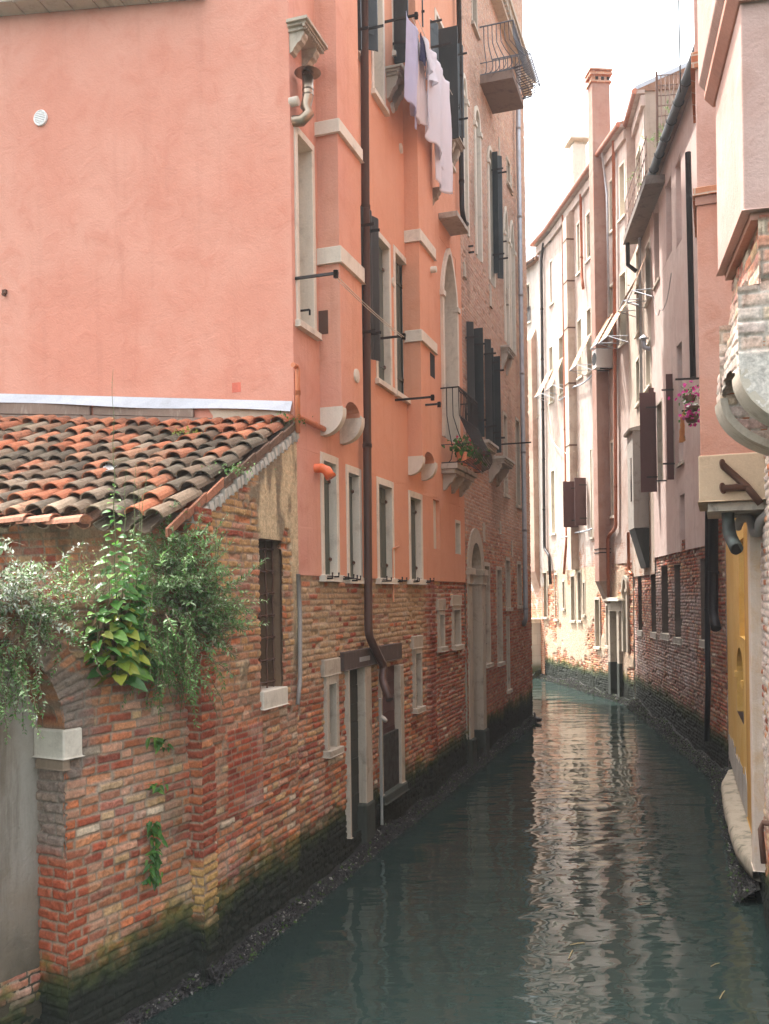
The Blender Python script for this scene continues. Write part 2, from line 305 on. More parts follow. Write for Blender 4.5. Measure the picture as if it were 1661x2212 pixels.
# ------------------------------------------------------------------ facade helpers
def d_for(F, u, px, py):
    a = F.p+F.t*u; rx = ray(px, py)[0]; return (rx*a[1]-a[0])/(F.n[0]-rx*F.n[1])
def flat_wall(F, name, parent, mat, u0, u1, z0, z1, holes=(), d=0.0, depth=.0, ruff=.004):
    """flat plastered wall with real openings"""
    us = sorted({u0, u1, *[min(max(h[k], u0), u1) for h in holes for k in (0, 1)]}); zs = sorted({z0, z1, *[min(max(h[k], z0), z1) for h in holes for k in (2, 3)]})
    def sub(a, st):
        o = []
        for p, q in zip(a[:-1], a[1:]):
            n = max(1, int((q-p)/st)); o += [p+(q-p)*i/n for i in range(n)]
        return o+[a[-1]]
    us = sub(us, .5); zs = sub(zs, .5); mb = MB(F); ids = {}
    def vid(i, j):
        if (i, j) not in ids:
            ids[(i, j)] = len(mb.v); e = 0 < i < len(us)-1
            mb.v.append(F.w(us[i], d+(R.uniform(-ruff, ruff) if e else 0), zs[j])); mb.uv.append((us[i], zs[j])); mb.c.append((1, 1, 1))
        return ids[(i, j)]
    for i in range(len(us)-1):
        for j in range(len(zs)-1):
            um, zm = (us[i]+us[i+1])/2, (zs[j]+zs[j+1])/2
            if any(h[0] < um < h[1] and h[2] < zm < h[3] for h in holes): continue
            mb.f.append([vid(i, j), vid(i+1, j), vid(i+1, j+1), vid(i, j+1)]); mb.sm.append(False)
    return mb.build(name, mat, parent)
def window(F, root, r, style='shut', fm=None, w=.09, D=.22, leafm=None, proud=.014, sill=True, d=0, label=None, bars=False, stay=False, sillm=None):
    u0, u1, z0, z1 = r; w = min(w, (u1-u0)*.3); fm = fm or STONEW; mb = MB(F); e = .006*R.uniform(-1, 1)
    mb.box(u0, u0+w, d-D, d+proud, z0, z1); mb.box(u1-w, u1, d-D, d+proud, z0, z1); mb.box(u0+w, u1-w, d-D, d+proud+.001, z1-w*1.15, z1+.002)
    W_ = mb.build('window', fm, root, .008)
    if label: W_['label'] = label
    a, b = u0+w, u1-w
    if sill:
        s = MB(F); s.box(u0-.035, u1+.035, d-D, d+proud+.045, z0-.075, z0+.004); s.build('sill', sillm or fm, W_, .008)
        if stay:
            for uu in (u0+.02, u1-.02):
                t = MB(F); t.tube([(uu, d, z0-.04), (uu, d+.13, z0-.04), (uu, d+.13, z0+.03)], .012, 5); t.tube([(uu-.08, d+.10, z0-.015), (uu+.1, d+.10, z0-.015)], .009, 5); t.build('shutter_stay', IRON, W_)
    zt = z1-w*1.15
    if style == 'shut':
        m = (a+b)/2
        for (p, q, k) in ((a+.002, m-.004, 0), (m+.004, b-.002, 1)):
            s = MB(F); n = 3; 
            for i in range(n): s.box(p+(q-p)*i/n+.002, p+(q-p)*(i+1)/n-.002, d-.125, d-.09+.003*(i % 2), z0+.012, zt-.008)
            for zz in (z0+.15*(zt-z0), z0+.85*(zt-z0)): s.box(p+.01, q-.01, d-.09, d-.075, zz-.03, zz+.03)
            s.build('shutter', leafm or GRNP, W_)
            h = MB(F)
            for zz in (z0+.15*(zt-z0), z0+.85*(zt-z0)): h.box(q-.07 if k else p, q if k else p+.07, d-.075, d-.062, zz-.018, zz+.018)
            h.build('hinge', RUST, W_)
    elif style == 'glass':
        s = MB(F); fw = .035; m = (a+b)/2; dd = d-D+.05
        for (p, q) in ((a, a+fw), (m-fw/2, m+fw/2), (b-fw, b)): s.box(p, q, dd-.03, dd+.015, z0+.004, zt)
        for zz in (z0+.02, (z0*.4+zt*.6), zt-fw/2): s.box(a, b, dd-.028, dd+.012, zz-fw/2, zz+fw/2)
        s.build('sash', leafm or BRNP, W_); s = MB(F); s.box(a, b, dd-.02, dd-.012, z0, zt); s.build('pane', GLASS, W_)
    elif style == 'blind': s = MB(F); s.box(a, b, d-D, d-D+.05, z0, zt); s.build('infill', leafm or STONEW, W_)
    elif style == 'louvre':
        s = MB(F); n = int((zt-z0)/.06)
        for i in range(n): zz = z0+(zt-z0)*i/n; s.add([(a, d-.10, zz), (b, d-.10, zz), (b, d-.15, zz+.055), (a, d-.15, zz+.055)], [(0, 1, 2, 3)])
        s.build('louvre', leafm or STONED, W_)
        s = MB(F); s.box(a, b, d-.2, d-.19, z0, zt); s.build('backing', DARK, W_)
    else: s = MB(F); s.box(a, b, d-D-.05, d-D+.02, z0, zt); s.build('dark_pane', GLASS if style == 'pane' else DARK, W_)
    if bars:
        s = MB(F); n = max(2, int((b-a)/.13))
        for i in range(1, n): s.tube([(a+(b-a)*i/n, d-.07, z0), (a+(b-a)*i/n, d-.07, zt)], .009, 5)
        for i in range(1, 5): s.tube([(a-.02, d-.07, z0+(zt-z0)*i/5), (b+.02, d-.07, z0+(zt-z0)*i/5)], .008, 5)
        s.build('grille', IRON, W_)
    return W_
def open_leaf(F, root, x0, yt, x1, yb, mat, horiz=True, d0=.03, th=.04, lean=0.0, name='shutter', u=None):
    """a shutter leaf standing out from the wall; x0 wall side, x1 outer edge (pixels)"""
    ym = (yt+yb)/2
    if u is None: u = F.uz(x0, ym)[0]
    d1 = max(.15, d_for(F, u, x1, ym)); xm = (x0+x1)/2; a = F.p+F.t*u+F.n*(d1/2)
    zt = CAMH+ray(xm, yt)[1]*a[1]; zb = CAMH+ray(xm, yb)[1]*a[1]; mb = MB(F); n = max(3, int((zt-zb)/.28)) if horiz else max(3, int((d1-d0)/.1))
    for i in range(n):
        if horiz: mb.prism([(u, d0, zb+(zt-zb)*i/n+.003), (u+lean, d1, zb+(zt-zb)*i/n+.003), (u+lean, d1, zb+(zt-zb)*(i+1)/n-.003), (u, d0, zb+(zt-zb)*(i+1)/n-.003)], (th-.004*(i % 2), 0, 0))
        else: a0, a1 = i/n, (i+1)/n; mb.prism([(u+lean*a0, d0+(d1-d0)*a0+.002, zb), (u+lean*a1, d0+(d1-d0)*a1-.002, zb), (u+lean*a1, d0+(d1-d0)*a1-.002, zt), (u+lean*a0, d0+(d1-d0)*a0+.002, zt)], (th-.004*(i % 2), 0, 0))
    for f in (.15, .85): zz = zb+(zt-zb)*f; mb.prism([(u-.012, d0+.02, zz-.05), (u+lean-.012, d1-.02, zz-.05), (u+lean-.012, d1-.02, zz+.05), (u-.012, d0+.02, zz+.05)], (.012, 0, 0))
    o = mb.build(name, mat, root, .004)
    for f in (.15, .85): zz = zb+(zt-zb)*f; h = MB(F); h.box(u-.018, u-.013, d0-.02, d0+.25, zz-.02, zz+.02); h.build('strap_hinge', IRON, o)
    return o
def down_pipe(F, root, mat, pts, r=.05, d=.09, name='downpipe', seg=12, collars=2.2):
    """pts: pixel points on the plane d in front of the wall"""
    P = []
    for p in pts:
        dd = p[2] if len(p) > 2 else d; u, z = F.uz(p[0], p[1], dd); P.append((u, dd, z))
    return pipe_world(F, root, mat, P, r, name, seg, collars)
def pipe_world(F, root, mat, P, r=.05, name='downpipe', seg=12, collars=2.2):
    mb = MB(F); Q = [P[0]]
    for i in range(1, len(P)-1):   # soften the elbows
        a, b, c = Vector(P[i-1]), Vector(P[i]), Vector(P[i+1]); k = min(2.2*r, (a-b).length*.4, (c-b).length*.4)
        p, q = b+(a-b).normalized()*k, b+(c-b).normalized()*k
        for t in (0, .25, .5, .75, 1): Q.append(tuple(p*(1-t)**2+b*2*t*(1-t)+q*t*t))
    Q.append(P[-1]); mb.tube(Q, r, seg); o = mb.build(name, mat, root)
    if collars:
        for a, b in zip(P[:-1], P[1:]):
            a, b = Vector(a), Vector(b); L = (b-a).length
            for i in range(1, int(L/collars)+1):
                c = a+(b-a)*(i*collars/L)
                if i*collars < L-.1: k = MB(F); k.disc(c-(b-a).normalized()*.03, r*1.14, b-a, .05, seg); k.build('collar', mat, o)
    return o
def arc_pts(u0, u1, zs, rise, n=14, pointed=0.0):
    c = (u0+u1)/2; h = (u1-u0)/2; o = []
    for i in range(n+1):
        t = math.pi*(1-i/n); x = math.cos(t); y = math.sin(t)
        if pointed: y = (1-abs(x)**1.5)**(.72) if abs(x) < 1 else 0
        o.append((c+h*x, zs+rise*y))
    return o
def arch_window(F, root, r, rise, wallm, fm=None, w=.09, D=.25, style='shut', pointed=0, proud=.03, d=0, label=None, leafm=None, spandrel=True):
    u0, u1, z0, z1 = r; zs = z1-rise; fm = fm or STONEW; A = arc_pts(u0, u1, zs, rise, 16, pointed); B = arc_pts(u0+w, u1-w, zs, rise-w, 16, pointed)
    mb = MB(F); mb.box(u0, u0+w, d-D, d+proud, z0, zs); mb.box(u1-w, u1, d-D, d+proud, z0, zs)
    for i in range(16): mb.prism([(A[i][0], d-D, A[i][1]), (A[i+1][0], d-D, A[i+1][1]), (B[i+1][0], d-D, B[i+1][1]), (B[i][0], d-D, B[i][1])], (0, D+proud, 0))
    mb.box(u0-.04, u0+w+.02, d-.02, d+proud+.03, zs-.09, zs); mb.box(u1-w-.02, u1+.04, d-.02, d+proud+.03, zs-.09, zs)
    W_ = mb.build('arched_window', fm, root)
    if label: W_['label'] = label
    if spandrel:
        sp = MB(F)
        for i in range(16): sp.prism([(A[i][0], d-D, A[i][1]), (A[i+1][0], d-D, A[i+1][1]), (A[i+1][0], d-D, z1+.001), (A[i][0], d-D, z1+.001)], (0, D-.001, 0))
        sp.build('spandrel', wallm, W_)
    p = MB(F); p.prism([(u0+w, d-D+.04, z0), (u1-w, d-D+.04, z0)]+[(b[0], d-D+.04, b[1]) for b in B[::-1]], (0, -.03, 0))
    if style == 'shut':
        m = (u0+u1)/2; p.box(m-.012, m+.012, d-D+.04, d-D+.06, z0, z1-w*1.5)
    p.build('leaf' if style == 'shut' else 'pane', leafm or (GRNP if style == 'shut' else GLASS), W_); return W_
def console(F, mb, u0, u1, zt, h, D):
    """an S-profiled stone bracket under a sill or balcony"""
    pr = [(0, zt), (D, zt), (D, zt-.18*h), (D*.86, zt-.3*h), (D*.8, zt-.45*h), (D*.55, zt-.55*h), (D*.42, zt-.7*h), (D*.3, zt-.78*h), (D*.22, zt-.92*h), (0, zt-h)]
    mb.prism([(u0, a, b) for a, b in pr], (u1-u0, 0, 0))
def moulded_sill(F, root, u0, u1, z, D=.28, mat=None, cons=True, h=.3, th=.11, name='moulded_sill'):
    mb = MB(F)
    for k, (dd, za, zb) in enumerate(((D, 0, .34), (D*.9, .34, .62), (D*.74, .62, 1))): mb.box(u0+.03*k, u1-.03*k, 0, dd, z-th*zb, z-th*za-(.0005 if k else 0))
    n = int((u1-u0)/.05)
    for i in range(n): mb.box(u0+.02+(u1-u0-.04)*i/n, u0+.02+(u1-u0-.04)*(i+.6)/n, D*.74, D*.86, z-th*.95, z-th*.66)
    if cons:
        for a in (u0+.08, u1-.2): console(F, mb, a, a+.12, z-th-.001, h, D*.7)
    return mb.build(name, mat or STONE, root, .004)
def bombe_railing(F, root, u0, u1, z0, z1, dt, db, nb=12, mat=None, ends=True, name='railing', r=.008, scroll=False):
    prof = [(dt, 1), (dt*1.0, .8), (dt*1.02+.0*db, .62), (dt+(db-dt)*.45, .42), (db*.97, .24), (db, .13), (db*.9, .04), (db*.66, 0.0)]
    mb = MB(F); H = z1-z0
    for i in range(nb+1): u = u0+(u1-u0)*i/nb; mb.tube([(u, a, z0+H*b) for a, b in prof], r, 5)
    for f, k in ((0, 1.6), (2, 1), (4, 1), (7, 1.3)): a, b = prof[f]; mb.tube([(u0, a, z0+H*b), (u1, a, z0+H*b)], r*k, 5)
    if ends:
        ne = max(3, int(dt/.09))
        for u in (u0, u1):
            for i in range(1, ne): f = i/ne; mb.tube([(u, a*f, z0+H*b) for a, b in prof], r, 5)
            mb.tube([(u, 0, z1), (u, dt, z1)], r*1.6, 5); mb.tube([(u, 0, z0), (u, db*.66, z0)], r*1.3, 5); mb.tube([(u, 0, z0+.24*H), (u, db*.97, z0+.24*H)], r, 5)
    if scroll:
        n = int((u1-u0)/.09)
        for i in range(n):
            c = u0+(u1-u0)*(i+.5)/n; mb.tube([(c+.04*math.cos(t), dt+.008, z1-.045+.04*math.sin(t)) for t in np.linspace(0, 6.28, 9)], r*.7, 4)
    return mb.build(name, mat or IRON, root)
def rod(F, mb, x0, y0, x1, y1=None, th=.02, u=None):
    """an iron rod fixed in the wall at pixel x0,y0 reaching out to pixel x1; returns its tip"""
    uu, z = F.uz(x0, y0); dd = d_for(F, uu, x1, y1 or y0); mb.box(uu, uu+th, -.05, dd, z-th/2, z+th/2); return (uu+th/2, dd, z)

# ------------------------------------------------------------------ water
def build_water():
    t = NT('canal_water'); p = t.pos
    n1 = t.noise(1.0, 1, .4, t.mp((.8, 1.7, 1)), .3); n2 = t.noise(1.0, 1.2, .4, t.mp((2.6, 6.5, 1), None, (3, 1, 0)), .4); n3 = t.noise(1.0, 1, .5, t.mp((8, 20, 1)), .2)
    calm = t.ramp(t.noise(.35, 2), .4, .65, .45, 1.0)
    h = t.math('ADD', t.math('MULTIPLY', n1, .036), t.math('ADD', t.math('MULTIPLY', t.math('MULTIPLY', n2, .0130), calm), t.math('MULTIPLY', t.math('MULTIPLY', n3, .0010), calm)))
    m = t.out(t.mix(t.noise(.5, 3), (.017, .030, .026), (.022, .036, .031)), .0, t.bump(h, 1.0, 1.0), 0, .5); t.b.inputs['IOR'].default_value = 1.33
    me = bpy.data.meshes.new('water'); me.from_pydata([(-250, -40, 0), (250, -40, 0), (250, 500, 0), (-250, 500, 0)], [], [(0, 1, 2, 3)])
    o = link('water', me, m); o['kind'] = 'structure'
build_water()

# ================================================================== LEFT SIDE
FL = Fr((-.94, 10.4), (2.39, 20.4), 1)
uY = lambda Y: (Y-10.4)*math.hypot(.333, 1)
FP = Fr(FL.w(-.105, 0, 0)[:2], (FL.w(-.105, -1, 0)[:2]), -1)       # front gable of the salmon house, u runs to the left
FB = Fr(FL.w(uY(8.25), 0, 0)[:2], (FL.w(uY(8.25), -1, 0)[:2]), -1)  # eaves wall of the outbuilding
FA = Fr((-1.626, 8.34), (-1.626+.492, 8.34+.871), 1)                # garden wall in the foreground

# ---- low outbuilding with the tiled roof
def outbuilding():
    root = thing('brick_outbuilding', 'low crumbling brick outbuilding with a mossy terracotta tile roof and a barred slit window', 'outbuilding', (-1.6, 8.4, 0))
    ua, ub = uY(8.25), -.10; topf = lambda U: 5.14+.496*(U+.21)
    bw = FL.rect(561, 1166, 610, 1498)
    def ragged(U, Z):
        j = .018*(fbm(U*3+9, Z*16, 2, 5)-.5)*2
        return (U > bw[0]+j) & (U < bw[1]+j*.6) & (Z > bw[2]) & (Z < bw[3])
    def ex(U, Z, C, H, prof, h, fine):
        # cream render left under the coping and down the corner beside the salmon house, with black mould
        n = fbm(U*1.6, Z*1.6, 5, 31); k = sst(.50, .56, n*.7+.42*np.clip((Z-3.5)/.8, 0, 1)*np.clip((U+1.4)/.6, 0, 1)+.3*sst(-.34, -.14, U)*sst(1.6, 2.6, Z)-.02)*sst(2.2, 2.9, Z)
        rc = lerp(np.array([.56, .45, .28])*(.7+.6*fine)[..., None], (.10, .085, .06), sst(.5, .66, fbm(U*5, Z*1.2, 5, 33))*.75)
        C = lerp(C, rc, k*.92); H = H*(1-k)+(.014+.01*(fine-.5))*k
        # lighter ochre bricks high up
        oc = sst(2.2, 3.2, Z)*prof*(h(6) < .6)*(1-k); C = lerp(C, np.array([.50, .31, .13])*(.7+.5*fine)[..., None], oc*.8)
        # a later patch of neat small red bricks
        a0, a1, b0, b1 = FL.rect(492, 1570, 568, 1750); pk = (U > a0) & (U < a1) & (Z > b0) & (Z < b1)
        cc, hh = brickwork(U, Z, 77, .062, (5, 1, 1, 0, .5, 3, 0, .5), smear=0, rough=.3, tide=0, salt=.9)[::-1]
        C = np.where(pk[..., None], cc*np.array([.98, .86, .84]), C); H = np.where(pk, hh+.008, H)
        return C, H
    brick_wall(FL, 'canal_wall', root, BRICK, ua, ub, -.6, 5.2, .0105, .0100, [ragged], seed=3, ch=.074, top=topf, extra=ex, rough=1.5, smear=.55, salt=.25, tide=.68, bulge=.05)
    u0, u1, z0, z1 = bw
    mb = MB(FL); mb.box(u0-.06, u0, -.34, -.03, z0-.05, z1+.06); mb.box(u1, u1+.06, -.34, -.03, z0-.05, z1+.06); mb.box(u0, u1, -.34, -.03, z1, z1+.06); mb.box(u0-.06, u1+.06, -.4, -.34, z0-.05, z1+.06)
    ow = mb.build('window_recess', m_stone('shaded_recess_brick', (.20, .125, .075), (.07, .045, .03), .8), root)  # shade inside the recess is put into the dark lining colour
    g = MB(FL)
    for i in range(4): uu = u0+.03+(u1-u0-.06)*i/3; g.tube([(uu+.004*R.uniform(-1, 1), -.10+.01*R.uniform(-1, 1), z0+(z1-z0)*k/8) for k in range(9)], .011, 6)
    for i in range(7):
        zz = z0+.1+(z1-z0-.2)*i/6; g.tube([(u0-.02, -.095, zz), (u1+.02, -.095, zz+.01)], .010, 6)
        for q in range(4): uu = u0+.03+(u1-u0-.06)*q/3; g.tube([(uu, -.1, zz-.018), (uu, -.1, zz+.022)], .018, 6)
    g.build('grille', RUST, ow)
    s = MB(FL); a0, a1, b0, b1 = FL.rect(569, 1488, 622, 1527, .03); s.box(a0, a1, -.3, .035, b0, b1); s.build('sill', STONEW, ow, .012)
    # corner pilaster of single red headers, standing a little proud
    p0 = FL.uz(421, 1500)[0]; p1 = FL.uz(463, 1500, .05)[0]
    def exp_(U, Z, C, H, prof, h, fine):
        C = lerp(C, np.array([.30, .075, .04])*(.6+.7*fine)[..., None], prof*(h(9) < .68)*sst(1.0, 1.3, Z)); C = lerp(C, np.array([.50, .30, .11])*(.7+.5*fine)[..., None], prof*(1-sst(1.0, 1.15, Z))*sst(.6, .7, Z)); return C, H
    brick_wall(FL, 'pilaster', root, BRICK, p0-.02, p1, -.4, 4.22, .010, .0095, [], d=.055, seed=9, ch=.08, long=2.4, extra=exp_, rough=1.7, smear=.1, salt=.1, tide=.5)
    FS = Fr(FL.w(p0-.02, .06, 0)[:2], FL.w(p0-.02, -.3, 0)[:2], 1)
    if FS.n[1] > 0: FS = Fr(FL.w(p0-.02, .06, 0)[:2], FL.w(p0-.02, -.3, 0)[:2], -1)
    brick_wall(FS, 'pilaster_side', root, BRICK, -.012, .36, -.4, 4.22, .010, .0095, [], seed=10, ch=.08, extra=exp_, rough=1.2, smear=.3, salt=.1, tide=.6)
    # eaves wall facing the garden wall
    def exf(U, Z, C, H, prof, h, fine):
        k = sst(.42, .56, fbm(U*1.3, Z*.9, 5, 41))*.9; C = lerp(C, lerp(np.array([.30, .22, .14])*(.7+.6*fine)[..., None], (.07, .06, .035), sst(.45, .65, fbm(U*3, Z*.6, 5, 42))*.85), k); H = H*(1-k)+.01*k; return C, H
    brick_wall(FB, 'eaves_wall', root, BRICK, 0, 4.6, 2.4, 4.3, .013, .012, [], seed=14, ch=.074, extra=exf, tide=0, smear=.7)
    mb = MB(FL); mb.box(ua+.05, ub, -.5, -.45, -.5, 4.0); mb.build('core_wall', DARK, root)
    # coping of rough mortar along the raked wall top
    mb = MB(FL); n = 26
    for i in range(n):
        f = i/n; u = ua-.1+(ub-ua+.12)*f; du = (ub-ua+.12)/n; z = topf(u); mb.prism([(u, -.22, z-.01), (u, .035+.02*R.random(), z-.02), (u, .02+.02*R.random(), z+.05+.03*R.random()), (u, -.22, z+.11)], (du*.98, .006*R.uniform(-1, 1), .496*du))
    mb.build('coping', STONED, root, .01)
    # roof: cover tiles over pan tiles, each a bent sheet with a visible thickness
    ue, ur = uY(7.77), -.14; zr = lambda u, s: 4.00+.500*(u-ue)+.065*s-.03*math.sin(s*1.3+u)
    mb = MB(FL); sp, ex_ = .205, .31; rows = int((ur-ue)/ (ex_*.875))+1
    pal = [(.36, .125, .062), (.40, .155, .08), (.33, .13, .07), (.15, .105, .07), (.10, .08, .056), (.19, .135, .09), (.24, .18, .125), (.155, .125, .08), (.30, .16, .095)]
    def tile(s0, u0_, zoff, up, rr, L, col, sk, tl):
        n = 7; mb.col = col; pts = []; sl = .554
        for (k, f) in ((0, 0.0), (1, 1.0)):
            rad = rr*(1-.16*f)
            for th in (0, .014):
                for i in range(n+1):
                    a = math.pi*i/n; ra = rad-th; x = ra*math.cos(a)*1.02; y = ra*math.sin(a)*.82
                    ss = s0+x+sk*f*L; uu = u0_+f*L*.875; hh = (y if up else -y+.012)+tl*(1-f)
                    pts.append((uu-hh*.4, -ss, zr(uu, ss)+zoff+hh*.88))
        N = n+1; q = lambda k, t, i: k*2*N+t*N+i; fs = []
        for i in range(n):
            fs += [(q(0, 0, i), q(0, 0, i+1), q(1, 0, i+1), q(1, 0, i)), (q(0, 1, i), q(1, 1, i), q(1, 1, i+1), q(0, 1, i+1)), (q(0, 0, i), q(0, 1, i), q(0, 1, i+1), q(0, 0, i+1))]
        for i in (0, n): fs.append((q(0, 0, i), q(1, 0, i), q(1, 1, i), q(0, 1, i)))
        mb.add(pts, fs)
    old = np.random.RandomState(5)
    for c in range(-0, 24):
        s0 = .10+c*sp
        for r_ in range(rows):
            u0_ = ue+r_*ex_*.875+R.uniform(-.015, .015)
            if u0_ > ur-.12: continue
            top_ = r_/rows; pn = .27+.6*(top_ > .82)+.12*(top_ > .55)
            col = pal[R.randrange(0, 3)] if R.random() < pn else pal[R.randrange(3, 9)]
            q_ = R.uniform(.75, 1.25); col = tuple(x*q_ for x in col)
            tile(s0+R.uniform(-.016, .016), u0_+R.uniform(-.02, .02), .035+R.uniform(-.008, .014), True, .094, ex_*1.25, col, R.uniform(-.10, .10), .042+R.uniform(-.01, .02))
            tile(s0+sp/2, u0_-.03, -.005, False, .085, ex_*1.25, tuple(x*.7 for x in pal[R.randrange(3, 9)]), 0, .012)
    mb.build('roof', TILE, root)
    mb = MB(FL); mb.col = None; ud = ue+.34; mb.prism([(ud, 0.0, zr(ud, 0)-.05), (ur, 0.0, zr(ur, 0)-.05), (ur, -4.9, zr(ur, 4.9)-.05), (ud, -4.9, zr(ud, 4.9)-.05)], (0, 0, -.05)); mb.build('roof_deck', WOOD, root)
    # verge strip of edge tiles along the raked side
    mb = MB(FL); k = 8
    for i in range(k):
        a = ue-.05+(ur-ue+.05)*i/k; b = a+(ur-ue)/k*1.06; q_ = R.uniform(.6, 1.1); mb.col = tuple(x*q_ for x in ((.36, .15, .085) if R.random() < .55 else (.2, .12, .08)))
        mb.prism([(a, .035, zr(a, 0)-.06), (b, .028, zr(b, 0)-.05), (b, .028, zr(b, 0)+.03), (a, .035, zr(a, 0)+.012)], (0, -.022, 0.004))
    mb.build('verge', TILE, root)
    # short row of eaves tiles lapping over the garden side
    mb = MB(FL)
    for i in range(13):
        s = .75+i*.30+R.uniform(-.02, .02); q_ = R.uniform(.7, 1.15); mb.col = tuple(x*q_ for x in (.40, .18, .11)); pts = []; fs = []; n = 6; L = .36
        for f in (0, 1):
            for t in (0, .014):
                for j in range(n+1):
                    a = math.pi*j/n; ra = (.085 if f == 0 else .072)-t; uu = ue-.055+ra*math.cos(a)*1.25; ss = s+f*L; pts.append((uu, -ss, zr(ue, ss)-.03+ra*math.sin(a)*.9+.03*(1-f)))
        N = n+1; q = lambda k, t, j: k*2*N+t*N+j
        for j in range(n): fs += [(q(0, 0, j), q(0, 0, j+1), q(1, 0, j+1), q(1, 0, j)), (q(0, 1, j), q(1, 1, j), q(1, 1, j+1), q(0, 1, j+1)), (q(0, 0, j), q(0, 1, j), q(0, 1, j+1), q(0, 0, j+1))]
        for j in (0, n): fs.append((q(0, 0, j), q(1, 0, j), q(1, 1, j), q(0, 1, j)))
        mb.add(pts, fs)
    mb.build('eaves_tiles', TILE, root)
    return root, zr, ue, ur
OUT, ZR, UE, UR = outbuilding()

# ---- garden wall with the blocked arch
def garden_wall():
    root = thing('garden_wall', 'foreground brick wall with a blocked archway and a white stone impost', 'wall', (-2.3, 7.1, 0))
    uc = FA.uz(141, 1900)[0]; spz = FA.uz(141, 1577)[1]; ah, rise = 1.0, .80; cu = uc-ah
    arch = lambda U: spz+rise*np.sqrt(np.clip(1-((U-cu)/ah)**2, 0, 1))
    hole = lambda U, Z: (np.abs(U-cu) < ah) & (Z < arch(U))
    def ex(U, Z, C, H, prof, h, fine):
        rr = np.hypot((U-cu)/ah, (Z-spz)/rise); ang = np.arctan2((Z-spz)/rise, (U-cu)/ah); ring = (rr < 1.30) & (rr > .9) & (Z > spz-.02)
        H2, C2 = brickwork((rr-1)*.9, ang*.95, 55, .068, (3, 4, 3, 1, 2, 1, 0, 1), smear=.15, tide=0, salt=.1, rough=1.1, long=1.5)
        C = np.where(ring[..., None], C2, C); H = np.where(ring, H2+.006, H)
        rd = sst(.62, .5, np.abs(U-uc-.02)*2.2+.2*fbm(U*4, Z*4, 3, 61))*sst(1.9, 1.2, Z)*prof*(h(7) < .85); C = lerp(C, np.array([.36, .085, .04])*(.65+.6*fine)[..., None], rd)
        k = sst(.60, .66, fbm(U*2.5, Z*2.5, 4, 62))*sst(1.4, 1.8, Z)*sst(.5, .1, U-uc); C = lerp(C, np.array([.20, .17, .14])*(.7+.6*fine)[..., None], k*.9)
        b = sst(2.4, 3.3, Z+.5*(fbm(U*2, Z*.5, 4, 63)-.5)); C = lerp(C, np.array([.14, .10, .06])*(.6+.8*fine)[..., None], b*.75)
        # dark damp streak under the plants
        q = sst(.25, .05, np.abs(U+.42+.1*(fbm(U*0, Z*2, 3, 64)-.5)))*sst(3.0, 2.2, Z)*.55; C = lerp(C, np.array([.10, .10, .04])*(.7+.5*fine)[..., None], q*fbm(U*8, Z*5, 4, 65)); return C, H
    brick_wall(FA, 'wall_face', root, BRICK, -3.4, .02, -.6, 3.42, .0092, .0090, [hole], seed=21, ch=.076, extra=ex, rough=1.35, smear=.42, salt=.35, tide=.64, weights=(3, 5, 4, 1.2, 2.5, 1.5, .6, 1), bulge=.06)
    # jamb of the archway
    FJ = Fr(FA.w(uc, 0, 0)[:2], FA.w(uc, -.31, 0)[:2], -1)
    if FJ.n[1] > 0: FJ = Fr(FA.w(uc, 0, 0)[:2], FA.w(uc, -.31, 0)[:2], 1)
    def exj(U, Z, C, H, prof, h, fine):
        rd = sst(1.75, 1.45, Z)*prof; C = lerp(C, np.array([.38, .085, .04])*(.65+.6*fine)[..., None], rd*.9); g = sst(1.4, 1.6, Z); C = lerp(C, np.array([.24, .20, .16])*(.7+.6*fine)[..., None], g*.85); return C, H
    brick_wall(FJ, 'archway_jamb', root, BRICK, -.012, .31, -.5, spz-.2, .009, .0088, [], seed=25, ch=.082, long=1.3, extra=exj, rough=1.5, smear=.1, salt=.1, tide=.5)
    # brick soffit of the arch
    n = 60; A = np.linspace(0, math.pi, n); Dp = np.linspace(.012, -.31, 30); AA, DD = np.meshgrid(A, Dp, indexing='ij'); H, C = brickwork(DD, AA*1.0, 28, .068, smear=.2, tide=0, long=1.4, rough=1.3)
    uu = cu+np.cos(AA)*(ah-H); zz = spz+np.sin(AA)*(rise-H); xy = FA.p+uu[..., None]*FA.t+DD[..., None]*FA.n
    link('archway_soffit', grid_mesh('soffit', np.concatenate([xy, zz[..., None]], -1), None, C*.9), BRICK, root)
    mb = MB(FA); mb.prism([(cu-ah-.3, -.30, -.4), (uc+.06, -.30, -.4)]+[(a, -.30, b) for a, b in arc_pts(cu-ah, uc+.02, spz, rise+.02, 16)][::-1], (0, -.05, 0))
    t = NT('cement_infill'); a = t.noise(1.2, 7, .6); st = t.noise(1, 6, .7, t.mp((4, 4, .5))); z = t.sep(t.pos)[2]
    c = t.mix(t.ramp(a, .38, .62), (.24, .195, .145), (.33, .29, .24)); c = t.mix(t.math('MULTIPLY', t.ramp(st, .45, .7), .6), c, (.10, .075, .05)); c = t.mix(t.ramp(t.math('ADD', z, t.math('MULTIPLY', a, -2.2)), -.6, .3, 1, 0), c, (.07, .06, .04))
    mb.build('plaster_infill', t.out(c, .95, t.bump(t.math('ADD', a, t.noise(40)), .5, .02), 0, .1), root)
    brick_wall(Fr(FA.w(-3.4, -.29, 0)[:2], FA.w(0, -.29, 0)[:2], 1), 'infill_base', root, BRICK, 1.0, 3.4+uc, -.5, .62, .012, .010, [], seed=31, tide=.45, rough=1.2)
    s = MB(FA); u1 = FA.uz(173, 1600)[0]; s.box(uc-.025, u1, -.30, .03, spz-.215, spz+.005); s.build('impost_stone', STONEW, root, .014)
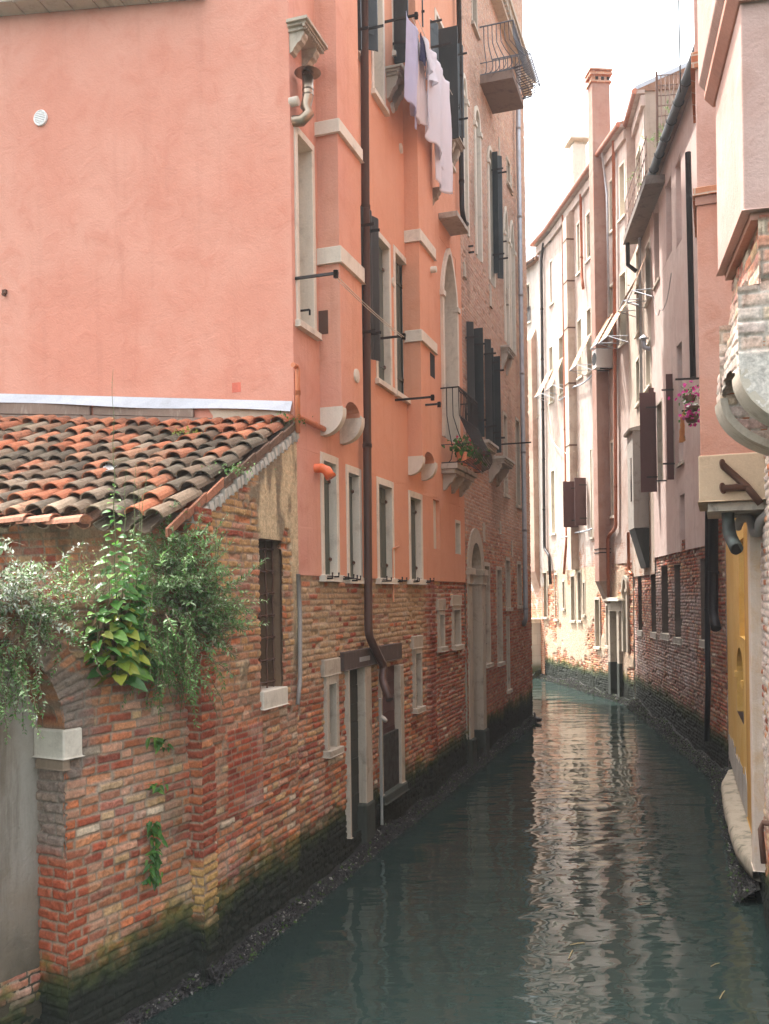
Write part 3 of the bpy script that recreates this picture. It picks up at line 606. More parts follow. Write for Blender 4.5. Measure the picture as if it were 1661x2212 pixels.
    s = MB(FA); s.box(uc-.02, uc+.05, -.28, .02, spz-.30, spz-.22); s.build('impost_course', m_stone('impost_brick', (.27, .20, .14), (.1, .08, .06), .6), root, .012)
    s = MB(FA); s.box(-3.4, -.05, -1.1, -.012, 3.28, 3.40); s.build('wall_top', STONED, root, .02)
    return root
GWALL = garden_wall()

# ---- salmon house
def salmon_house():
    root = thing('salmon_house', 'large salmon plastered house with brick base and dark green shutters beside the canal', 'house', (-.97, 10.3, 0))
    uE = uY(17.96); TOP = 15.6; zb = 3.66
    wins = [((693, 983, 731, 1243), 'shut'), ((748, 1009, 780, 1248), 'shut'), ((814, 1036, 850, 1250), 'shut'), ((883, 1064, 912, 1252), 'shut'),
            ((936, 1076, 951, 1186), 'slit'), ((983, 1124, 995, 1197), 'glassy'), ((637, 295, 679, 705), 'blind'), ((810, 512, 844, 828), 'shutdeep'), ((851, 550, 884, 855), 'shut'),
            ((800, -150, 828, 212), 'blind'), ((846, -150, 880, 140), 'shut'), ((941, 60, 975, 330), 'shut'), ((751, -150, 783, 105), 'shut'), ((921, 40, 934, 116), 'shut')]
    rects = [FL.rect(*w[0]) for w in wins]; rects = [(a, b, c, min(d, TOP-.6)) for a, b, c, d in rects]
    m4 = FL.rect(952, 540, 986, 950)
    flat_wall(FL, 'canal_facade', root, PEACH, -.105, uE, zb, TOP, rects+[m4])
    for (w, st), r in zip(wins, rects):
        if st == 'slit': window(FL, root, r, 'blind', PEACH, .03, .12, STONEW, -.004, False)
        elif st == 'glassy': window(FL, root, r, 'pane', STONEW, .05, .2, None, .004, False)
        elif st == 'blind': window(FL, root, r, 'blind', STONEW, .08, .26, m_stone('blind_plaster', (.50, .45, .36), (.25, .24, .22), .7), .02)
        elif st == 'shutdeep': window(FL, root, r, 'shut', STONEW, .08, .26, GRNP, .016)
        else: window(FL, root, r, 'shut', STONEW, .085, .24, GRNP if w[1] > 500 else BLKP, .016, True, stay=w[1] > 900)
    arch_window(FL, root, m4, .95, PEACH, STONEW, .11, .25, 'shut', 1, .05)
    # front gable wall
    FPm = flat_wall(FP, 'front_wall', root, PEACHF, 0, 7, 4.9, TOP, [], 0, 0, .006)
    mb = MB(FL); mb.box(-.10, uE, -7, -6.9, 3, TOP); mb.box(uE-.05, uE, -7, -.05, 3, TOP); mb.build('rear_walls', PEACH, root)
    mb = MB(FL); mb.box(-.5, uE, -7.3, .45, TOP, TOP+.18); mb.build('roof', ROOFM, root)
    # flashing, boards and bare plaster above the tiled roof
    fz = lambda u: 5.595+.105*u
    mb = MB(FP); n = 18
    for i in range(n):
        a, b = .02+5.2*i/n, .02+5.2*(i+1)/n; o = lambda u: .035+.018*math.sin(u*3.1)+(.02 if 2.45 < u < 2.6 else 0); wz = lambda u: .012*math.sin(u*2.3)
        mb.add([(a, .004, fz(a)), (b, .004, fz(b)), (b, o(b)+.03, fz(b)-.125+wz(b)), (a, o(a)+.03, fz(a)-.125+wz(a)), (b, o(b)+.018, fz(b)-.125+wz(b)), (a, o(a)+.018, fz(a)-.125+wz(a))], [(0, 1, 2, 3), (3, 2, 4, 5)])
    mb.build('flashing', LEADW, root)
    mb = MB(FP)
    for (a, b, p, q) in ((1.02, 2.75, .0, .5), (1.25, 2.6, .52, 1), (2.78, 4.6, .0, .48), (2.65, 4.4, .5, 1.02), (4.45, 6.2, .45, 1.0)):
        f = lambda u, k: ZR(UR, u)+.02+(fz(u)-.11-ZR(UR, u)-.02)*k
        mb.prism([(a, .01+.006*R.random(), f(a, p)), (b, .012, f(b, p)), (b, .012, f(b, q)-.006), (a, .012, f(a, q)-.006)], (0, .03, 0))
    mb.build('boarding', WOOD, root)
    mb = MB(FP); mb.prism([(.05, .004, 5.2), (1.1, .004, 5.25), (1.0, .004, 5.5), (1.08, .004, 5.62), (.05, .004, 5.52)], (0, .02, 0)); mb.build('bare_plaster', m_plaster('bare_plaster', (.50, .40, .30), (.35, .27, .2), (.58, .5, .4), .4, .6), root)
    # round ventilation grille
    u, z = FP.uz(89, 256); mb = MB(FP); mb.disc((u, .0, z), .095, (0, 1, 0), .015, 24)
    for i in range(7): zz = z-.066+i*.022; hw = math.sqrt(max(0, .08**2-(zz-z)**2)); mb.box(u-hw, u+hw, .015, .024, zz-.006, zz+.006)
    mb.tube([(u+.088*math.cos(t), .017, z+.088*math.sin(t)) for t in np.linspace(0, 6.283, 25)], .01, 6); mb.build('vent_grille', WHITE, root)
    u, z = FP.uz(12, 632); mb = MB(FP); mb.box(u-.03, u+.03, 0, .03, z-.02, z+.03); mb.box(u-.015, u+.02, .0, .05, z-.045, z-.02); mb.build('wall_hook', RUST, root)
    u, z = FP.uz(511, 837); mb = MB(FP); mb.box(u-.055, u+.055, -.002, .004, z-.055, z+.055); mb.build('paint_patch', m_plaster('red_patch', (.58, .15, .10)), root)
    # ledge at the top of the gable
    a = FP.uz(427, 0, 0); b = FP.uz(0, 37, 0); L = 2.2; dz = (a[1]-b[1])/(b[0]-a[0]); mb = MB(FP)
    for i in range(14):
        p = a[0]-.1+(b[0]+L-a[0])*i/14; q = a[0]-.1+(b[0]+L-a[0])*(i+1)/14; f = lambda u: a[1]-(u-a[0])*dz
        o = .24+.012*math.sin(i*1.7)+(-.05 if i < 3 else 0); mb.prism([(p, 0, f(p)), (p, o, f(p)+.03), (p, o+.01, f(p)+.10), (p, 0, f(p)+.13)], (q-p, 0, -(q-p)*dz))
    mb.build('gable_ledge', STONE, root, .012)
    # chimney breasts
    def breast(x0, x1, yb, xa, bands, dd, ztop):
        u0 = FL.uz(x0, yb, dd)[0]; u1 = FL.uz(x1, yb, dd)[0]; zz = FL.uz(x0, yb, dd)[1]; w = u1-u0
        mb = MB(FL); arc = arc_pts(u0+.13, u1-.13, zz-.02, .14, 8)
        mb.prism([(u0, -.05, ztop), (u0, -.05, zz)]+[(u0+.13, -.05, zz)]+[(p, -.05, q) for p, q in arc]+[(u1-.13, -.05, zz), (u1, -.05, zz), (u1, -.05, ztop)], (0, dd+.05, 0))
        B = mb.build('chimney_breast', PEACH, root, .01)
        for yy, hh in bands:
            za = FL.uz(x0, yy, dd)[1]; s = MB(FL); s.box(u0-.035, u1+.035, -.02, dd+.035, za-hh, za); s.build('stone_band', STONEW, B, .012)
        for (p, q) in ((u0-.01, u0+.13), (u1-.13, u1+.01)):
            s = MB(FL); pr = [(-.02, zz-.001), (dd+.012, zz-.001)]+[(dd*math.cos(t)+.012, zz-.06-dd*.95*math.sin(t)) for t in np.linspace(0, math.pi/2, 9)]+[(-.02, zz-.06-dd*.95)]
            s.prism([(p, a_, b_) for a_, b_ in pr], (q-p, 0, 0)); s.build('corbel', STONEW, B, .006)
        return B, u0, u1, zz
    B1, b0, b1, bz = breast(738, 785, 878, 692, ((270, .165), (537, .20)), .275, TOP)
    B2, c0, c1, cz = breast(912, 943, 985, 889, ((505, .19), (716, .18)), .23, TOP)
    s = MB(FL); a0, a1, q0, q1 = FL.rect(929, 765, 939, 815, .23); s.box(a0, a1, .225, .232, q0, q1); s.build('small_opening', DARK, B2)
    s = MB(FL); u, z = FL.uz(697, 702, 0); s.box(b0-.006, b0-.002, .0, .12, z-.15, z+.13); s.build('iron_hatch', RUST, B1)
    # salmon over stone mouldings: sills and brackets
    def sill(x0, x1, y, D, h=.3): a_, z_ = FL.uz(x0, y, D*.5); b_, _ = FL.uz(x1, y, D*.5); moulded_sill(FL, root, a_, b_, z_, D, STONE, True, h)
    sill(640, 686, 36, .25, .22); sill(848, 872, 140, .25, .32); sill(972, 990, 285, .25, .35)
    u, z = FL.uz(919, 408); s = MB(FL); console(FL, s, u, u+.13, z, .34, .24); s.build('console', STONE, root)
    u0, z = FL.uz(947, 460); u1 = FL.uz(972, 460)[0]; s = MB(FL); s.box(u0, u1, 0, .34, z-.10, z); s.build('stone_shelf', STONED, root, .01)
    # open dark shutters on the upper floors
    open_leaf(FL, root, 751, -160, 778, 108, BLKP, False); open_leaf(FL, root, 786, -160, 807, 103, BLKP, False, lean=.1)
    open_leaf(FL, root, 846, -140, 880, 134, BLKP, True); open_leaf(FL, root, 880, -140, 912, 60, BLKP, True)
    open_leaf(FL, root, 921, 38, 936, 116, BLKP, True, lean=.2); open_leaf(FL, root, 943, 60, 989, 300, BLKP, False); open_leaf(FL, root, 979, 90, 997, 290, BLKP, False, lean=.15)
    open_leaf(FL, root, 767, 440, 779, 768, BLKP, False, lean=.25); open_leaf(FL, root, 780, 455, 793, 770, BLKP, False, lean=.3)
    # brown downpipe with its elbow and spout
    down_pipe(FL, root, BRPIPE, [(786, -60), (796, 1372), (829, 1440, .11), (826, 1470, .12), (842, 1512, .26)], .056, .10, 'downpipe', 16, 3.2)
    # flue, orange pipes, little vents
    u, z = FL.uz(633, 262); mb = MB(FL); q = d_for(FL, u, 662, 240)
    zt = FL.uz(668, 172, q)[1]; mb.tube([(u, -.05, z), (u+.02, .10, z+.0), (u+.03, .18, z+.07), (u+.05, q-.03, z+.16), (u+.05, q, z+.26), (u+.05, q, zt)], .062, 18)
    for k in (.28, .34, .48, .52, .57): mb.disc((u+.05, q, z+k), .066, (0, 0, 1), .012, 18)
    mb.disc((u+.05, q, zt+.05), .15, (0, 0, 1), .035, 20, .02)
    for t in range(3): a_ = t*2.09; mb.tube([(u+.05+.055*math.cos(a_), q+.055*math.sin(a_), zt-.02), (u+.05+.06*math.cos(a_), q+.06*math.sin(a_), zt+.06)], .005, 5)
    mb.build('steel_flue', STEEL, root)
    for (x, y, r) in ((628, 221, .05), (847, 233, .075), (865, 321, .075), (849, 610, .07), (769, 812, .085), (931, 583, .05)):
        dd = .275 if x == 769 else .23 if x == 931 else 0
        u, z = FL.uz(x, y, dd); mb = MB(FL); L = .10 if x in (628, 931) else .03; mb.disc((u, dd-.01, z), r, (0, 1, 0), L, 16); mb.disc((u, dd+L-.01, z), r*.72, (0, 1, 0), .004, 16); mb.build('wall_vent', STONEW, root)
    down_pipe(FL, root, ORPIPE, [(633, 788), (643, 792), (643, 935)], .028, .05, 'orange_pipe', 10, .3); down_pipe(FL, root, ORPIPE, [(645, 900), (718, 936)], .032, .05, 'orange_pipe', 10, .5)
    u, z = FL.uz(681, 1012); mb = MB(FL); mb.tube([(u, -.05, z), (u, .08, z), (u+.01, .14, z-.03), (u+.02, .19, z-.12)], [.055, .055, .06, .062], 14); mb.disc((u+.017, .176, z-.085), .067, (.03, .4, -.9), .03, 14); mb.build('orange_elbow', ORPVC, root)
    down_pipe(FL, root, PEACH, [(797+53, 1300), (848, 1185), (862, 1180)], .012, .02, 'cable_conduit', 6, 0)
    # iron rods and washing lines
    tips = {}
    for nm, (x0, y0, x1) in dict(a=(637, 601, 730), b=(808, 732, 876), c=(853, 864, 938), d=(888, 877, 952), e=(828, 47, 903), f=(964, 233, 993)).items():
        mb = MB(FL); tips[nm] = rod(FL, mb, x0, y0, x1, None, .028); mb.tube([(tips[nm][0], tips[nm][1]-.03, tips[nm][2]+.03), (tips[nm][0], tips[nm][1]-.03, tips[nm][2]-.05)], .03, 8); mb.build('line_bracket', IRON, root)
    for (x0, y0, x1) in ((648, 671, 668),): mb = MB(FL); t = rod(FL, mb, x0, y0, x1, None, .02); mb.tube([t, (t[0], t[1], t[2]-.06)], .012, 5); mb.build('shutter_stay', IRON, root)
    def line(a_, b_, sag, r=.004): return [tuple(Vector(a_)*(1-f)+Vector(b_)*f-Vector((0, 0, sag*4*f*(1-f)))) for f in np.linspace(0, 1, 14)]
    for (p, q, k) in (('a', 'b', .03), ('e', 'f', .05)):
        mb = MB(FL)
        for o in (-.02, -.09 if p == 'e' else -.05): A_, B_ = tips[p], tips[q]; mb.tube(line((A_[0], A_[1]+o, A_[2]-.03), (B_[0], B_[1]+o, B_[2]-.02), k), .005, 5)
        tag(mb.build('washing_line', STONEW, None, 0, FL.w(*tips[p])), 'pair of pale cords strung between iron rods below the first floor windows' if p == 'a' else 'washing line high on the salmon house carrying the laundry', 'washing line')
    # brick base with doors, small windows and the raw joint pilaster
    bx = [FL.rect(705, 1458, 732, 1618), FL.rect(752, 1442, 801, 1742), FL.rect(823, 1440, 871, 1716), FL.rect(896, 1400, 912, 1528), FL.rect(948, 1318, 961, 1398), FL.rect(979, 1308, 996, 1394)]
    bx[1] = (bx[1][0], bx[1][1], .32, bx[1][3]); bx[2] = (bx[2][0], bx[2][1], .62, bx[2][3])
    def ex(U, Z, C, H, prof, h, fine):
        f = sst(2.0, 2.9, Z+.5*(fbm(U*1.5, Z*1.5, 3, 71)-.5))*sst(5.6, 4.8, U); C = lerp(C, np.array([.50, .36, .21])*(.65+.6*fine)[..., None], prof*f*(h(6) < .75)*.85); C = lerp(C, np.array([.45, .36, .25])*(.8+.3*fine)[..., None], (1-prof)*f*.6)
        g = sst(5.0, 5.4, U)*prof; C = lerp(C, np.array([.30, .08, .05])*(.7+.6*fine)[..., None], g*(h(8) < .6)*.8); C = lerp(C, (.50, .45, .40), sst(5.0, 5.6, U)*(1-prof)*.6*fine)
        p0, p1 = FL.uz(928, 1450)[0], FL.uz(940, 1450)[0]; k = (U > p0) & (U < p1); H = H+.05*k; C = np.where(k[..., None], C*np.array([.75, .6, .6]), C); return C, H
    brick_wall(FL, 'brick_base', root, BRICK, -.10, uE-.02, -.6, zb+.0, .014, .0115, bx, d=-.025, seed=41, ch=.072, extra=ex, rough=1.35, smear=.5, salt=.35, tide=.72, bulge=.05)
    def jambs(r, wl, wr, D=.3, top=0, mat=STONEW, zb_=None, name='door_frame'):
        s = MB(FL); u0, u1, z0, z1 = r
        if wl: s.box(u0, u0+wl, -D, .02, zb_ or z0, z1)
        if wr: s.box(u1-wr, u1, -D, .025, zb_ or z0, z1); 
        if top: s.box(u0-.04, u1+.06, -D, .022, z1+.001, z1+top)
        return s.build(name, mat, root, .012)
    # two water doors under one wooden beam
    r = bx[1]; D1 = jambs(r, .05, .26, .32, 0, STONE, .34); s = MB(FL)
    for i in range(9): zz = r[2]+(r[3]-r[2])*i/9; s.box(r[0]+.05, r[1]-.26, -.13, -.09+.003*(i % 2), zz+.003, zz+(r[3]-r[2])/9-.003)
    s.build('door', DKDOOR, D1); s = MB(FL); s.box(r[1]-.33, r[1]+.02, -.33, .05, -.4, .66); s.build('plinth', STONEB, D1, .03)
    r = bx[2]; D2 = jambs(r, .04, .17, .3, .0, STONE, .62); s = MB(FL)
    for i in range(8): zz = r[2]+(r[3]-r[2])*i/8; s.box(r[0]+.04, r[1]-.17, -.12, -.08+.003*(i % 2), zz+.003, zz+(r[3]-r[2])/8-.003)
    s.build('door', BRNP, D2); s = MB(FL); s.box(r[0]+.03, r[1]-.12, -.07, -.02, r[2], r[2]+(r[3]-r[2])*.46); s.build('flood_panel', m_metal('flood_panel', (.075, .07, .062), .5, .7, (.05, .04, .03)), D2, .004)
    s = MB(FL); s.box(r[0]-.06, r[1], -.2, .07, .50, .62); s.build('threshold', STONEB, D2, .02)
    u, z0_ = FL.uz(818, 1500, .03); s = MB(FL); s.tube([(u, .05, 2.0), (u, .05, .25)], .022, 8); s.tube([(u, .05, 1.75), (u+.02, .09, 1.72), (u+.08, .1, 1.68)], .03, 8); s.build('white_pipe', WHITE, root)
    a_ = FL.uz(743, 1425, .03); b_ = FL.uz(868, 1400, .03); s = MB(FL); s.box(a_[0], b_[0], -.2, .035, bx[1][3]+.005, bx[1][3]+.24); s.build('lintel_beam', m_paint('old_beam', (.075, .052, .042), (.14, .11, .09), .85, 0, .7), root, .012)
    s = MB(FL); s.box(a_[0]+.55, a_[0]+.95, .035, .042, bx[1][3]+.08, bx[1][3]+.14); s.build('beam_strap', ZINC, root)
    for k, r in ((0, bx[0]), (3, bx[3]), (4, bx[4]), (5, bx[5])):
        w = window(FL, root, r, 'dark', STONE, .07 if k else .09, .24, None, .01, True, bars=k == 3, sillm=STONE)
        u0, u1, z0, z1 = r; s = MB(FL); s.box(u0-.06, u1+.06, -.15, .012, z1+.003, z1+.2); s.build('lintel', STONE, w, .012)
        if k == 0:
            s = MB(FL)
            for f in (.2, .5, .8): s.disc((u1-.089, -.11, z0+(z1-z0)*f), .028, (-1, 0, 0), .006, 10)
            s.build('bar_socket', RUST, w)
    down_pipe(FL, root, PLASTICG, [(644, 1240), (648, 1330), (648, 1470), (643, 1522)], .026, .04, 'plastic_conduit', 8, 0)
    for (x, y) in ((712, 1246), (745, 1249), (760, 1252), (828, 1255), (862, 1255), (890, 1256), (922, 1255)):
        u, z = FL.uz(x, y); s = MB(FL); s.tube([(u-.1, .05, z), (u+.1, .05, z)], .012, 5); s.tube([(u, -.02, z), (u, .12, z), (u, .12, z+.05)], .012, 5); s.build('iron_hook', IRON, root)
    # bombe balcony by the arched window
    ba, bb = uY(16.35), uY(17.75); zbb = FL.uz(955, 1003)[1]; s = MB(FL); s.box(ba-.05, bb+.05, -.02, .30, zbb-.09, zbb); s.box(ba-.02, bb+.02, -.02, .25, zbb-.17, zbb-.091)
    for k in range(3): a_ = ba+.08+(bb-ba-.28)*k/2; console(FL, s, a_, a_+.13, zbb-.172, .28, .22)
    bs = s.build('balcony_base', STONED, root, .01); bombe_railing(FL, bs, ba, bb, zbb+.02, FL.uz(955, 842)[1], .33, .60, 13, IRON, True, 'railing', .009, True)
    return root, tips, (ba, bb, zbb)
SAL, TIPS, BALC = salmon_house()

# ---- brick palace
def palace():
    u0, u1, TOP = uY(17.96), uY(25.25), 21.5; root = thing('brick_palace', 'tall old brick palace with arched stone windows, dark shutters and a bowed iron balcony', 'palace', FL.w(u0, 0, 0))
    W_ = [((1087, 893, 1096, 1068), 'dark'), ((1114, 905, 1123, 1092), 'dark'), ((1046, 1215, 1059, 1434), 'bars'), ((1073, 1224, 1085, 1431), 'bars'), ((1092, 1204, 1102, 1313), 'bars'), ((1117, 1212, 1126, 1308), 'bars'),
          ((1094, 1330, 1101, 1490), 'dark'), ((1015, 722, 1024, 945), 'glass'), ((1057, 772, 1067, 985), 'glass'), ((1018, -60, 1030, 60), 'glass'), ((1094, 345, 1102, 400), 'dark')]
    rects = [FL.rect(*w[0]) for w in W_]
    A_ = [((998, 165, 1009, 500), .45, 0), ((1025, 236, 1038, 555), .45, 0), ((1054, 322, 1066, 610), .4, 0), ((1088, 450, 1098, 740), .7, 1), ((1101, 480, 1111, 760), .7, 1)]
    ar = [FL.rect(*a[0]) for a in A_]; portal = FL.rect(1012, 1142, 1046, 1612); portal = (u0+.12, portal[1], .25, portal[3])
    def holes_arch(r, rise, pt):
        c = (r[0]+r[1])/2; h = (r[1]-r[0])/2; zs = r[3]-rise
        def f(U, Z):
            x = np.clip(np.abs(U-c)/h, 0, 1); y = np.sqrt(np.clip(1-x*x, 0, 1)) if not pt else np.clip(1-x**1.5, 0, 1)**.72
            return (np.abs(U-c) < h) & (Z > r[2]) & (Z < zs+rise*y)
        return f
    def ex(U, Z, C, H, prof, h, fine):
        hi = sst(3.6, 5.5, Z); C = lerp(C, np.array([.50, .32, .23])*(.72+.56*fine)[..., None], prof*hi*.75); C = lerp(C, np.array([.54, .44, .36])*(.8+.4*fine)[..., None], (1-prof)*hi*.8)
        g = sst(.54, .7, fbm(U*.8, Z*.35, 5, 91)); C = lerp(C, np.array([.22, .16, .12])*(.7+.6*fine)[..., None], g*.5*hi)
        lo = 1-sst(2.6, 3.6, Z); C = lerp(C, np.array([.33, .10, .06])*(.7+.6*fine)[..., None], prof*lo*.5); return C, H
    brick_wall(FL, 'canal_wall', root, BRICK, u0, u1, -.6, TOP, .03, .0195, rects+[holes_arch(r, a[1], a[2]) for r, a in zip(ar, A_)]+[holes_arch(portal, .85, 0)], seed=61, ch=.072, extra=ex, rough=.8, smear=.25, salt=.3, tide=.75)
    mb = MB(FL); mb.box(u1-.06, u1-.01, -8, -.03, -.5, TOP); mb.box(u0, u1, -8, -7.9, -.5, TOP); mb.box(u0+.01, u0+.06, -8, -.03, 12, TOP); mb.build('side_wall', m_peel('palace_brick', (.35, .2, .13), 0, 60, 70), root)
    mb = MB(FL); mb.box(u0-.1, u1+.2, -8.2, .3, TOP, TOP+.2); mb.build('roof', ROOFM, root)
    for (w, st), r in zip(W_, rects): window(FL, root, r, 'glass' if st == 'glass' else 'dark', STONE, .07, .24, BLKP, .012, True, bars=st == 'bars', sillm=STONE)
    for r, a in zip(ar, A_): arch_window(FL, root, r, a[1], None, STONEW, .09, .26, 'shut' if a[2] else 'pane', a[2], .03, spandrel=False, leafm=BLKP if a[2] else None)
    # water portal
    P = arch_window(FL, root, portal, .85, None, STONE, .30, .55, 'pane', 0, .03, spandrel=False, leafm=DKDOOR)
    p = portal; s = MB(FL)
    for a in (p[0]-.05, p[1]-.34): s.box(a, a+.40, -.3, .10, p[3]-.85-.10, p[3]-.85+.02); s.box(a+.03, a+.37, -.3, .06, p[3]-.85-.28, p[3]-.85-.101)
    s.build('capital', STONE, P, .012); s = MB(FL); s.box(p[1]-.33, p[1]+.03, -.5, .08, -.5, .62); s.box(p[0]-.03, p[0]+.33, -.5, .08, -.5, .6); s.build('plinth', STONEB, P, .03)
    # open shutters of dark green boards
    for (a, b, c, d_, hz) in ((1006, 694, 1016, 930, 0), (1021, 709, 1044, 944, 1), (1045, 732, 1053, 955, 0), (1052, 752, 1064, 968, 1), (1063, 770, 1081, 978, 1), (1062, 328, 1071, 590, 1), (1070, 335, 1077, 600, 0)):
        open_leaf(FL, root, a, b, c, d_, BLKP, bool(hz), lean=.08 if not hz else 0)
    for (x0, x1, y, D) in ((1037, 1060, 950, .35), (1073, 1094, 985, .4), (1090, 1104, 745, .2)): a_, z_ = FL.uz(x0, y, D*.5); b_ = FL.uz(x1, y, D*.5)[0]; moulded_sill(FL, root, a_, b_, z_, D, STONED, True, .4, .16)
    # scattered white stones and iron cramps in the brickwork
    for (x, y, w, h_) in ((1003, 585, .2, .3), (1013, 820, .16, .25), (1059, 640, .2, .5), (1078, 320, .15, .5), (1095, 640, .14, .4), (1022, 905, .15, .3), (1080, 1140, .2, .3), (1105, 1185, .15, .4), (1104, 400, .12, .5), (1045, 1150, .2, .4)):
        u, z = FL.uz(x, y); s = MB(FL); s.box(u-w/2, u+w/2, -.05, .018, z-h_/2, z+h_/2); s.build('inset_stone', STONE, root, .02)
    for (x, y, x1) in ((1012, 532, 1022), (1014, 545, 1024), (1083, 522, 1094), (1078, 960, 1147)): s = MB(FL); rod(FL, s, x, y, x1, None, .03); s.build('iron_cramp', IRON, root)
    # dentil string course at the top storey
    s = MB(FL); z = 17.35; s.box(uY(19), u1+.1, -.02, .32, z, z+.12); s.box(uY(19), u1+.05, -.02, .22, z-.34, z-.24)
    n = 34
    for i in range(n): a = uY(19)+(u1-uY(19))*i/n; s.box(a, a+.10, -.02, .28, z-.239, z-.001)
    s.build('dentil_course', STONE, root)
    # bowed iron balcony on a stone slab
    ba, bb = uY(19.9), uY(21.15); z = FL.uz(1037, 163)[1]; s = MB(FL); s.box(ba, bb, -.02, .70, z-.18, z); B = s.build('balcony_slab', m_stone('dark_brown_stone', (.20, .145, .115), (.08, .06, .05), .8), root, .01)  # balcony slab in a dark brown, mottled stone
    bombe_railing(FL, B, ba+.02, bb-.02, z+.02, FL.uz(1037, 62)[1], .72, 1.12, 13, BLUEIRON, True, 'railing', .010)
    # zinc and iron downpipes
    down_pipe(FL, root, ZINC, [(1120, 120), (1119.5, 300), (1136, 1335), (1131, 1350, .03)], .06, .12, 'zinc_downpipe', 12, 2.0)
    down_pipe(FL, root, IRON, [(990, -60), (998, 455), (1003, 482), (1008, 484)], .05, .10, 'iron_downpipe', 10, 2)
    return root
PAL_ = palace()
def shade_block():  # unseen house added to shade the brick footing across the canal
    root = thing('unseen_shade_house', 'brick house beyond the palace corner, hidden behind the zinc downpipe', 'house', (3.1, 26, 0)); FN_ = Fr((3.15, 25.5), (3.7, 31.5), 1); a, b = 0, FN_.len
    flat_wall(FN_, 'canal_wall', root, m_peel('shade_house_brick', (.42, .27, .19), None, 30, 40), a, b, -.5, 15.0)
    s = MB(FN_); s.box(b-.05, b, -8, -.01, -.5, 15); s.box(a, b, -8, -7.9, -.5, 15); s.box(a, a+.05, -8, -.01, 0, 15); s.build('side_wall', CREAM_N, root); s = MB(FN_); s.box(a, b, -8.2, .1, 15, 15.2); s.build('roof', ROOFM, root)
CREAM_N = m_plaster('shade_house_plaster', (.5, .4, .3)); shade_block()

# ================================================================== RIGHT SIDE
Q0, Q1, Q2, Q3, Q4, Q5 = (2.8, 6.2), (6.15, 16.7), (7.55, 28.2), (6.72, 36.2), (6.35, 38.2), (4.4, 42.6)
FR0, FR1, FR2, FR3, FR4 = (Fr(a, b, -1) for a, b in ((Q0, Q1), (Q1, Q2), (Q2, Q3), (Q3, Q4), (Q4, Q5)))
def P3(px, py, Y): rx, rz = ray(px, py); return (rx*Y, Y, CAMH+rz*Y)
YEL = m_plaster('yellow_plaster', (.62, .37, .095), (.52, .29, .07), (.65, .42, .14), .3, .3); MAUVE = m_plaster('mauve_plaster', (.55, .41, .36), (.45, .32, .275), (.60, .48, .43), .5, .35)
PALE = m_peel('pale_pink_plaster', (.42, .315, .265), None, 2.6, 5.4, (.50, .42, .375)); CREAM = m_peel('cream_plaster', (.40, .315, .245), None, 2.2, 4.4, (.47, .39, .32)); WHITEP = m_peel('whitish_plaster', (.56, .49, .44), None, 3.0, 4.6, (.62, .58, .54))
BAYP = m_plaster('pink_bay_plaster', (.46, .285, .235), (.40, .24, .19), (.50, .34, .29), .15, .45); ORB = m_plaster('orange_plaster', (.43, .215, .15), (.36, .16, .105), (.47, .28, .22), .3, .45)
CHIM = m_plaster('brown_pink_plaster', (.33, .19, .145), (.26, .14, .105), (.38, .25, .20), .4, .4); BEIGE = m_plaster('beige_plaster', (.52, .42, .32), (.45, .26, .10), (.55, .46, .38), .4, .4)
